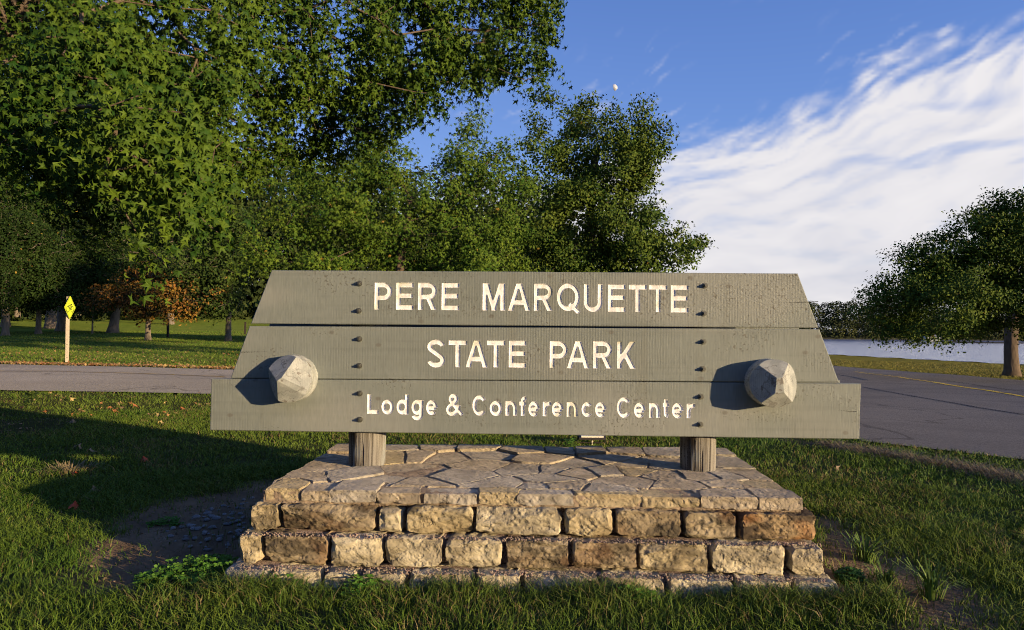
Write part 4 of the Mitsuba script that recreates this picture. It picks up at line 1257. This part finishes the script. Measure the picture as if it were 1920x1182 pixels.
# flood light on the grass behind the base
fl = thing('flood_light', 'small dark flood light on a stake in the grass behind the stone base', 'light')
FB = onground(1109.5, 834.5)
sc_ = FB[1] / F
zt = pd(1109, 818.5, FB[1])[2]
mat('mat_flood', (.035, .030, .027), .5, .4)
mat('mat_lens', (.80, .74, .58), .25, .6)  # cream base colour stands in for sun glinting off the lens
hs = man(m3.Manifold.hull_points(np.array([(x, y, z) for x in (-.135, .135) for y, z in ((-.07, -.022), (.06, -.035), (-.07, .0), (.075, .012))], np.float32)))
put(f'{fl}__housing', moved(hs, lambda a: a + [FB[0], FB[1], zt]), 'mat_flood')
put(f'{fl}__lens', moved(boxm(-.113, .113, -.062, .06, .0, .018), lambda a: a @ np.array([[1, 0, 0], [0, 1, .09], [0, 0, 1]]) + [FB[0], FB[1], zt + .004]), 'mat_lens')
put(f'{fl}__stake', tube([[FB[0], FB[1], FB[2] - .05], [FB[0], FB[1], zt - .02]], .012, 8), 'mat_steel')
put(f'{fl}__bracket', cat([boxm(.138, .146, -.01, .01, -.06, .02), boxm(-.146, -.138, -.01, .01, -.06, .02), boxm(-.146, .146, -.01, .01, -.064, -.056)]).apply_translation([FB[0], FB[1], zt]), 'mat_flood')

# ------------------------------------------------------------------ the moon, boat blind, far snag
MD = 6000.0
mc = pd(1151.5, 164.8, MD)
mat('mat_moon', proc(lambda p, n, uv: mix((.42, .42, .43), (.55, .60, .68), smoothstep(.35, .6, fbm(p.x * .07, p.y * .07, p.z * .07, 3)))), .95, .0)
ms = trimesh.creation.icosphere(subdivisions=4, radius=6.0 * MD / F)
sd3 = SUN / np.linalg.norm(SUN)
keepf = (ms.triangles_center @ sd3) > .30
ms.update_faces(keepf); ms.remove_unreferenced_vertices()
ax = unit(np.cross(sd3, [0, 0, 1]))
put('moon', moved(ms, lambda a: a + mc), 'mat_moon', smooth=True)
labels['moon'] = {'label': 'small white half moon in the blue sky above the middle tree', 'category': 'moon'}

bh = thing('boat_blind', 'small pale floating hut by the far river bank left of the right tree', 'hut')
hb = pz(1746.5, 640, -2.2)
s_ = hb[1] / F
mat('mat_hut', (.42, .45, .46), .8, .2)
mat('mat_hut_roof', (.30, .31, .32), .7, .3)
put(f'{bh}__wall', boxm(-13 * s_, 11 * s_, -1.5, 1.5, -.3, 8.5 * s_).apply_translation(hb), 'mat_hut')
put(f'{bh}__roof', moved(man(m3.Manifold.hull_points(np.array([(-14 * s_, -1.9, 8.5 * s_), (14 * s_, -1.9, 8.5 * s_), (-14 * s_, 1.9, 8.5 * s_), (14 * s_, 1.9, 8.5 * s_), (4 * s_, 0, 12 * s_), (10 * s_, 0, 12 * s_)], np.float32))), lambda a: a + hb), 'mat_hut_roof')
put(f'{bh}__opening', boxm(-2 * s_, 6 * s_, -1.56, -1.40, 3 * s_, 6.5 * s_).apply_translation(hb), 'mat_hole')
put(f'{bh}__post', boxm(11.6 * s_, 12.6 * s_, -1.6, -1.3, -.3, 8.4 * s_).apply_translation(hb), 'mat_hut')
sn = pz(1788, 642, -2.2)
lawn_tree(0, 0, 'island_tree', 'small tree standing in the river on a low mud bank', 7.0, 2.6, .18, 2.0, G_OAK, 0, 91, size=.34, lai=2.2, at=(sn[0], sn[1]))
mud = trimesh.creation.icosphere(subdivisions=3, radius=1.0)
mm_ = cat([moved(mud, lambda a: a * [7.5, 3, .35] + [sn[0], sn[1], -2.2]), moved(mud, lambda a: a * [13, 4, .4] + pz(1872, 644, -2.2))])
mat('mat_mud', (.04, .038, .032), .9, .2)
scene['mud_bank'] = mikit.ply(mm_, 'mat_mud', smooth=True)
struct('mud_bank')

# ------------------------------------------------------------------ fallen leaves
LV = [(133, 752, 'y', 'pale yellow fallen star leaf on the lit lawn nearest the park road'), (250, 765, 'r', 'rust red fallen leaf on the lit lawn strip left of the sign'), (225, 760, 'y', 'small yellow fallen leaf beside the rust red leaf on the lit lawn'),
      (340, 771, 'r', 'reddish fallen leaf close to the left end of the sign'), (299, 798, 'y', 'pale fallen leaf at the edge of the sign shadow'), (136, 795, 't', 'tan curled leaf on the bare soil in shade'), (146, 845, 't', 'dull tan leaf lying in the sign shadow above the dry grass clump'),
      (166, 853, 't', 'second dull tan leaf right of the dry grass clump'), (269, 868, 'p', 'pink red fallen leaf alone in the dark lawn shadow'), (141, 898, 'p', 'small red leaf below the dry grass clump'), (140, 956, 'p', 'red brown leaf at the lower left edge of the shadow'), (175, 926, 't', 'small grey tan leaf in the lower dark lawn'),
      (1567, 885, 't', 'pale curled leaf on the lawn right of the stone base'), (299, 784, 'y', 'tiny pale leaf in sunlight above the shadow edge'), (212, 776, 'r', 'small orange leaf on the lit lawn left of centre')]
LC = {'y': (.40, .31, .13), 'r': (.30, .12, .05), 't': (.28, .21, .14), 'p': (.48, .10, .06)}
gl_ = np.random.default_rng(17)
for px, py, c_, lab in LV:
    p = onground(px, py)
    k = thing('fallen_leaf', lab, 'leaf', 'fallen leaves on the lawn')
    a = gl_.uniform(0, 6.28)
    Xv = np.array([math.cos(a), math.sin(a), .1]); Zv = unit(np.array([gl_.normal(0, .3), -.45, 1])); Yv = unit(np.cross(Zv, Xv)); Xv = np.cross(Yv, Zv)
    s2 = .105 if py > 840 else .12
    lv = np.asarray(STAR[0]) * np.array([1, 1, 2.2])
    put(k, trimesh.Trimesh(p + [0, 0, .045] + s2 * (lv[:, :1] * Xv + lv[:, 1:2] * Yv + lv[:, 2:] * Zv), STAR[1], process=False), 'mat_leaf_dull', color=np.tile(LC[c_], (len(lv), 1)))


def litter(key, line, spread, n, seed, size=.09):
    g = np.random.default_rng(seed)
    L = LineString(line)
    p = np.array([L.interpolate(t).coords[0] for t in g.uniform(0, L.length, n)]) + np.abs(g.normal(0, spread, (n, 1))) * np.array([[.05, 1]])
    x, y = p[:, 0], p[:, 1]
    pos = np.c_[x, y, ground(x, y) + g.uniform(.03, .07, n)]
    Z_ = unit(g.normal(0, .5, (n, 3)) + [0, -.2, 1]); X_ = unit(np.cross(Z_, g.normal(size=(n, 3)))); Y_ = np.cross(X_, Z_)
    col = np.array([(.34, .20, .08), (.40, .30, .13), (.28, .12, .05), (.22, .15, .09)])[g.integers(0, 4, n)] * g.uniform(.6, 1.2, (n, 1))
    m_, c_ = scatter(STAR[0], STAR[1], pos, X_, Y_, Z_, size * g.uniform(.6, 1.2, n), col)
    scene[key] = mikit.ply(m_, 'mat_leaf_dull', color=c_)


ex = lambda l: [ext(l[0], l[-1], .6), *l, ext(l[-1], l[0], .6)]
litter('leaf_litter', ex(farL), .35, 2600, 3, .10)
litter('leaf_litter__001', ex(farL), 4.5, 500, 4, .10)
litter('leaf_litter__002', [(a[0], a[1] - 3) for a in ex(nearL)], 1.1, 120, 5, .08)
labels['leaf_litter'] = {'kind': 'stuff', 'label': 'dry fallen leaves along the park road edge', 'category': 'leaves'}

# ------------------------------------------------------------------ rubble, weeds and rough tufts round the base
gr = np.random.default_rng(23)
protos = []
for k in range(5):
    m_ = trimesh.creation.icosphere(subdivisions=1, radius=1)
    v_ = np.asarray(m_.vertices)
    v_ = v_ * (1 + .5 * (meshkit.noise(v_ * 1.7 + k * 5, k) - .5))[:, None] * np.array([1, .7, .45])
    protos.append(mikit.ply(trimesh.convex.convex_hull(v_), 'mat_rock_grey'))
rub = Polygon([tuple(pz(*p)[:2]) for p in [(320, 1015), (310, 990), (380, 960), (440, 940), (475, 935), (475, 1010), (440, 1030), (380, 1035)]])
nrub, bx = 0, rub.bounds
while nrub < 80:
    x, y = gr.uniform(bx[0], bx[2]), gr.uniform(bx[1], bx[3])
    if not rub.contains(Point(x, y)) or PLAT.buffer(-.05).contains(Point(x, y)):
        continue
    k = newkey('rubble_stone')
    labels[k] = {'label': 'small grey angular stone in the rubble left of the stone base', 'category': 'stone', 'group': 'grey rubble stones left of the base'}
    s3 = gr.uniform(.008, .026)
    scene[k] = {**protos[nrub % 5], 'to_world': T().translate([x, y, float(ground(x, y)) + s3 * .25]).rotate([0, 0, 1], gr.uniform(0, 360)).rotate([1, 0, 0], gr.uniform(-25, 25)).scale(s3)}
    nrub += 1


def weed_patch(px, py, rx, ry, n, h, label, seed, cols=((.036, .115, .012), (.095, .20, .026)), name='clover_patch', size=.017):
    g = np.random.default_rng(seed)
    c = pz(px, py)
    sc1 = c[1] / F
    k = thing(name, label, 'weed')
    a, r = g.uniform(0, 6.28, n), np.sqrt(g.random(n))
    x, y = c[0] + rx * sc1 * r * np.cos(a), c[1] + ry * sc1 * r * np.sin(a) * 3.0
    z = h * (.75 - .35 * r ** 2) * g.uniform(.2, 1.2, n)
    keepw = meshkit.fbm(np.c_[x * 9, y * 9, x * 0], 3, seed) > .34 + .25 * (r - .6)
    x, y, z = x[keepw], y[keepw], z[keepw]; n = len(x)
    pos = np.c_[x, y, z]
    root = np.c_[x + g.normal(0, .012, n), y + g.normal(0, .012, n), np.zeros(n) - .01]
    put(f'{k}__stem', frusta(root, pos, np.full(n, .0011), np.full(n, .0008), 3), 'mat_stem')
    # three leaflets on each stem
    pos3 = np.repeat(pos, 3, 0); aa = np.repeat(g.uniform(0, 6.28, n), 3) + np.tile([0, 2.09, 4.19], n)
    Z_ = unit(np.repeat(g.normal(0, .35, (n, 3)), 3, 0) + g.normal(0, .15, (3 * n, 3)) + [.25, -.35, 1])
    Y_ = unit(np.c_[np.cos(aa), np.sin(aa), aa * 0 - .1]); X_ = unit(np.cross(Y_, Z_)); Z_ = np.cross(X_, Y_)
    t = np.clip(g.normal(.5, .28, (n, 1)), 0, 1)
    col = np.repeat(np.array(cols[0]) * (1 - t) + np.array(cols[1]) * t, 3, 0)
    tv = np.array([(0, 0, 0), (.42, .45, .08), (.36, .9, .04), (0, .82, 0), (-.36, .9, .04), (-.42, .45, .08)])
    tf = np.array([(0, 1, 3), (1, 2, 3), (0, 3, 5), (5, 3, 4)])
    m_, c_ = scatter(tv, tf, pos3, X_, Y_, Z_, np.repeat(size * g.uniform(.7, 1.3, n), 3), col)
    put(f'{k}__foliage', m_, 'mat_leaf', color=c_)
    labels[f'{k}__foliage'] = {'kind': 'stuff'}; labels[f'{k}__stem'] = {'kind': 'stuff'}


mat('mat_stem', (.07, .12, .03), .7, .2)
weed_patch(375, 1082, 95, 22, 420, .10, 'largest bright green clover patch left of the base corner', 1)
weed_patch(300, 1092, 45, 14, 90, .07, 'sparse clover on the bare soil at far left of the base', 2)
weed_patch(678, 1118, 52, 14, 200, .10, 'clover patch in front of the base left half', 3)
weed_patch(535, 1108, 40, 10, 70, .08, 'small clover tuft below the base left corner', 4)
weed_patch(1187, 1135, 48, 12, 150, .09, 'clover patch in the grass before the base right half', 5)
weed_patch(1598, 1096, 26, 12, 330, .085, 'round dark green weed clump beside the lowest right corner stone', 6, ((.02, .075, .010), (.05, .13, .02)), 'weed_clump', .013)
weed_patch(1650, 1140, 40, 12, 80, .06, 'low clover by the bare soil right of the base', 7)
weed_patch(600, 1000 - 50, 1, 1, 2, .02, 'tiny weed sprig rooted in the stone joint', 8) if 0 else None
weed_patch(310, 985, 30, 8, 90, .05, 'dim clover patch on the shaded soil left of the rubble', 9, ((.03, .10, .012), (.06, .15, .02)))
weed_patch(1072, 838, 16, 3, 60, .10, 'bright weed beside the flood light behind the base', 10)


def tuft(px, py, n, h, wid, label, seed, cols, spread=.05, name='grass_tuft', flop=.8):
    g = np.random.default_rng(seed)
    c = onground(px, py)
    k = thing(name, label, 'grass')
    a = g.uniform(0, 6.28, n)
    out = np.c_[np.cos(a), np.sin(a), a * 0]
    L = h * g.uniform(.5, 1.2, n)[:, None]
    b = c + out * g.uniform(0, spread, (n, 1)) - [0, 0, .01]
    fl_ = flop * g.uniform(.4, 1.2, (n, 1))
    p1 = b + out * L * .25 * fl_ + np.array([0, 0, .55]) * L
    p2 = b + out * L * .65 * fl_ + np.array([0, 0, .80]) * L
    p3 = b + out * L * 1.05 * fl_ + np.array([0, 0, .72]) * L
    sd = np.c_[-np.sin(a), np.cos(a), a * 0] * wid
    v = np.stack([b - sd, b + sd, p1 - sd, p1 + sd, p2 - sd * .7, p2 + sd * .7, p3], 1)
    f = np.array([(0, 1, 3), (0, 3, 2), (2, 3, 5), (2, 5, 4), (4, 5, 6)])
    t = g.random((n, 1))
    col = np.array(cols[0]) * (1 - t) + np.array(cols[1]) * t
    put(k, trimesh.Trimesh(v.reshape(-1, 3), (f[None] + (np.arange(n) * 7)[:, None, None]).reshape(-1, 3), process=False), 'mat_grass', color=np.repeat(col, 7, axis=0))


GT = ((.055, .125, .018), (.14, .20, .045)); DT = ((.15, .12, .06), (.28, .22, .12))
tuft(1622, 1052, 60, .15, .0035, 'coarse arching grass tuft beside the right base stones', 1, GT)
tuft(1745, 1122, 70, .17, .0035, 'coarse grass tuft above the bare soil at lower right', 2, GT)
tuft(1660, 1098, 40, .12, .003, 'small grass tuft between the weed clump and bare soil', 3, GT)
tuft(1585, 992, 26, .09, .003, 'low grass tuft on the soil behind the right base corner', 4, GT)
tuft(132, 888, 240, .09, .0022, 'dry tan clump of dead grass on the left lawn', 5, DT, .22, 'dry_grass_clump', 1.3)
k = thing('tall_weed', 'thin dark upright weed on the lawn near the park road', 'weed')
wb_ = onground(53, 767)
hw = 33 / F * wb_[1]
put(f'{k}__stem', tube([wb_ - [0, 0, .03], wb_ + [.01, 0, hw * .5], wb_ + [.03, 0, hw]], [.006, .004, .002], 6), 'mat_stem')
n = 26
tt = gr.uniform(.15, 1, n); pos = wb_ + np.c_[.03 * tt, 0 * tt, hw * tt] + gr.normal(0, .02, (n, 3)) * [1, 1, .2]
Yv = unit(np.c_[gr.normal(size=(n, 2)), gr.uniform(-.2, .6, n)]); Zv = unit(gr.normal(0, .3, (n, 3)) + [0, 0, 1]); Xv = unit(np.cross(Yv, Zv)); Zv = np.cross(Xv, Yv)
m_, c_ = scatter(OVAL[0] + [0, .2, 0], OVAL[1], pos, Xv, Yv, Zv, np.full(n, .09), np.tile([.03, .055, .012], (n, 1)))
put(f'{k}__foliage', m_, 'mat_leaf', color=c_)
labels[f'{k}__foliage'] = {'kind': 'stuff'}

# dead straw along the ditch by the highway
dl = list(DRY.envelope.exterior.coords)
line = LineString(flat([(1470, 826), (1560, 840), (1700, 862), (1830, 885), (1960, 915), (2050, 935)]))
n = 5200
tt = gr.uniform(0, line.length, n)
p = np.array([line.interpolate(t).coords[0] for t in tt]) + gr.normal(0, .10, (n, 2))
dens = meshkit.fbm(np.c_[p * 1.7, p[:, :1] * 0], 3, 4)
p = p[dens > .50]; n = len(p)
b = np.c_[p, ground(p[:, 0], p[:, 1])]
a = gr.uniform(0, 6.28, n); L = gr.uniform(.06, .20, n)[:, None]
out = np.c_[np.cos(a), np.sin(a), gr.uniform(.1, .9, n)]
sd = np.c_[-np.sin(a), np.cos(a), a * 0] * .0022
v = np.stack([b - sd, b + sd, b + out * L * .5 - sd * .8, b + out * L * .5 + sd * .8, b + out * L * np.array([1.1, 1.1, .55])], 1)
f = np.array([(0, 1, 3), (0, 3, 2), (2, 3, 4)])
col = np.array([.17, .135, .08]) * gr.uniform(.5, 1.5, (n, 1))
scene['dry_straw'] = mikit.ply(trimesh.Trimesh(v.reshape(-1, 3), (f[None] + (np.arange(n) * 5)[:, None, None]).reshape(-1, 3), process=False), 'mat_grass', color=np.repeat(col, 5, axis=0))
labels['dry_straw'] = {'kind': 'stuff', 'label': 'dead straw along the ditch beside the highway', 'category': 'straw'}

# longer grass that hides the foot of the base
n = 15000
gu = gr.uniform(UL - .35, UR + .30, n); gv = -.69 - np.abs(gr.normal(0, .10, n))
cl = meshkit.fbm(np.c_[gu * 2.6, gv * 2, gu * 0], 3, 71)
ok = gr.random(n) < np.clip((cl - .44) * 4, .05, 1)
gu, gv, cl = gu[ok], gv[ok], cl[ok]; n = len(gu)
b = loc(np.c_[gu, gv, gu * 0 - .01]); hh = .10 * gr.uniform(.35, 1.1, n) * (.5 + cl)
ln_ = gr.normal(0, .45, (n, 2)); th = gr.uniform(0, np.pi, n); sd = np.c_[np.cos(th), np.sin(th), th * 0] * .0021
mid = b + np.c_[ln_ * hh[:, None] * .3, hh * .58]; tip = b + np.c_[ln_ * hh[:, None], hh * .9]
v = np.stack([b - sd, b + sd, mid - sd * .8, mid + sd * .8, tip], 1)
t2 = gr.random((n, 1)); col = np.array((.045, .10, .013)) * (1 - t2) + np.array((.12, .165, .028)) * t2
dry = gr.random(n) < .10
col[dry] = np.array([.22, .17, .08])
scene['grass__004'] = mikit.ply(trimesh.Trimesh(v.reshape(-1, 3), (np.array([(0, 1, 3), (0, 3, 2), (2, 3, 4)])[None] + (np.arange(n) * 5)[:, None, None]).reshape(-1, 3), process=False), 'mat_grass', color=np.repeat(col, 5, axis=0))

# crumbs, chips and dead bits on the bare soil
n = 16000
bx = dirt_u.bounds
x, y = gr.uniform(bx[0], bx[2], n), gr.uniform(bx[1], bx[3], n)
P_ = shapely.points(x, y)
ok = shapely.contains(dirt_u, P_) & ~shapely.contains(PLAT, P_) & (gr.random(n) < .9 * sstep(.35, .6, meshkit.fbm(np.c_[x * 4, y * 4, x * 0], 3, 6)))
x, y = x[ok], y[ok]; n = len(x)
X = unit(gr.normal(size=(n, 3)) * [1, 1, .35]); Y = unit(np.cross(X, gr.normal(size=(n, 3)))); Z = np.cross(X, Y)
tone = gr.random((n, 1))
cc = np.array([.10, .070, .045]) * (1 - tone) + np.array([.26, .19, .125]) * tone
chip = np.asarray(ico.vertices) * np.array([1.5, .8, .55])
gm, gc = scatter(chip, np.asarray(ico.faces), np.c_[x, y, ground(x, y) + .001], X, Y, Z, np.exp(gr.normal(-5.15, .45, n)), cc)
scene['soil_crumbs'] = mikit.ply(gm, 'mat_vertex_stone', color=gc)
labels['soil_crumbs'] = {'kind': 'stuff', 'label': 'crumbled soil and wood chips on the bare ground', 'category': 'soil'}
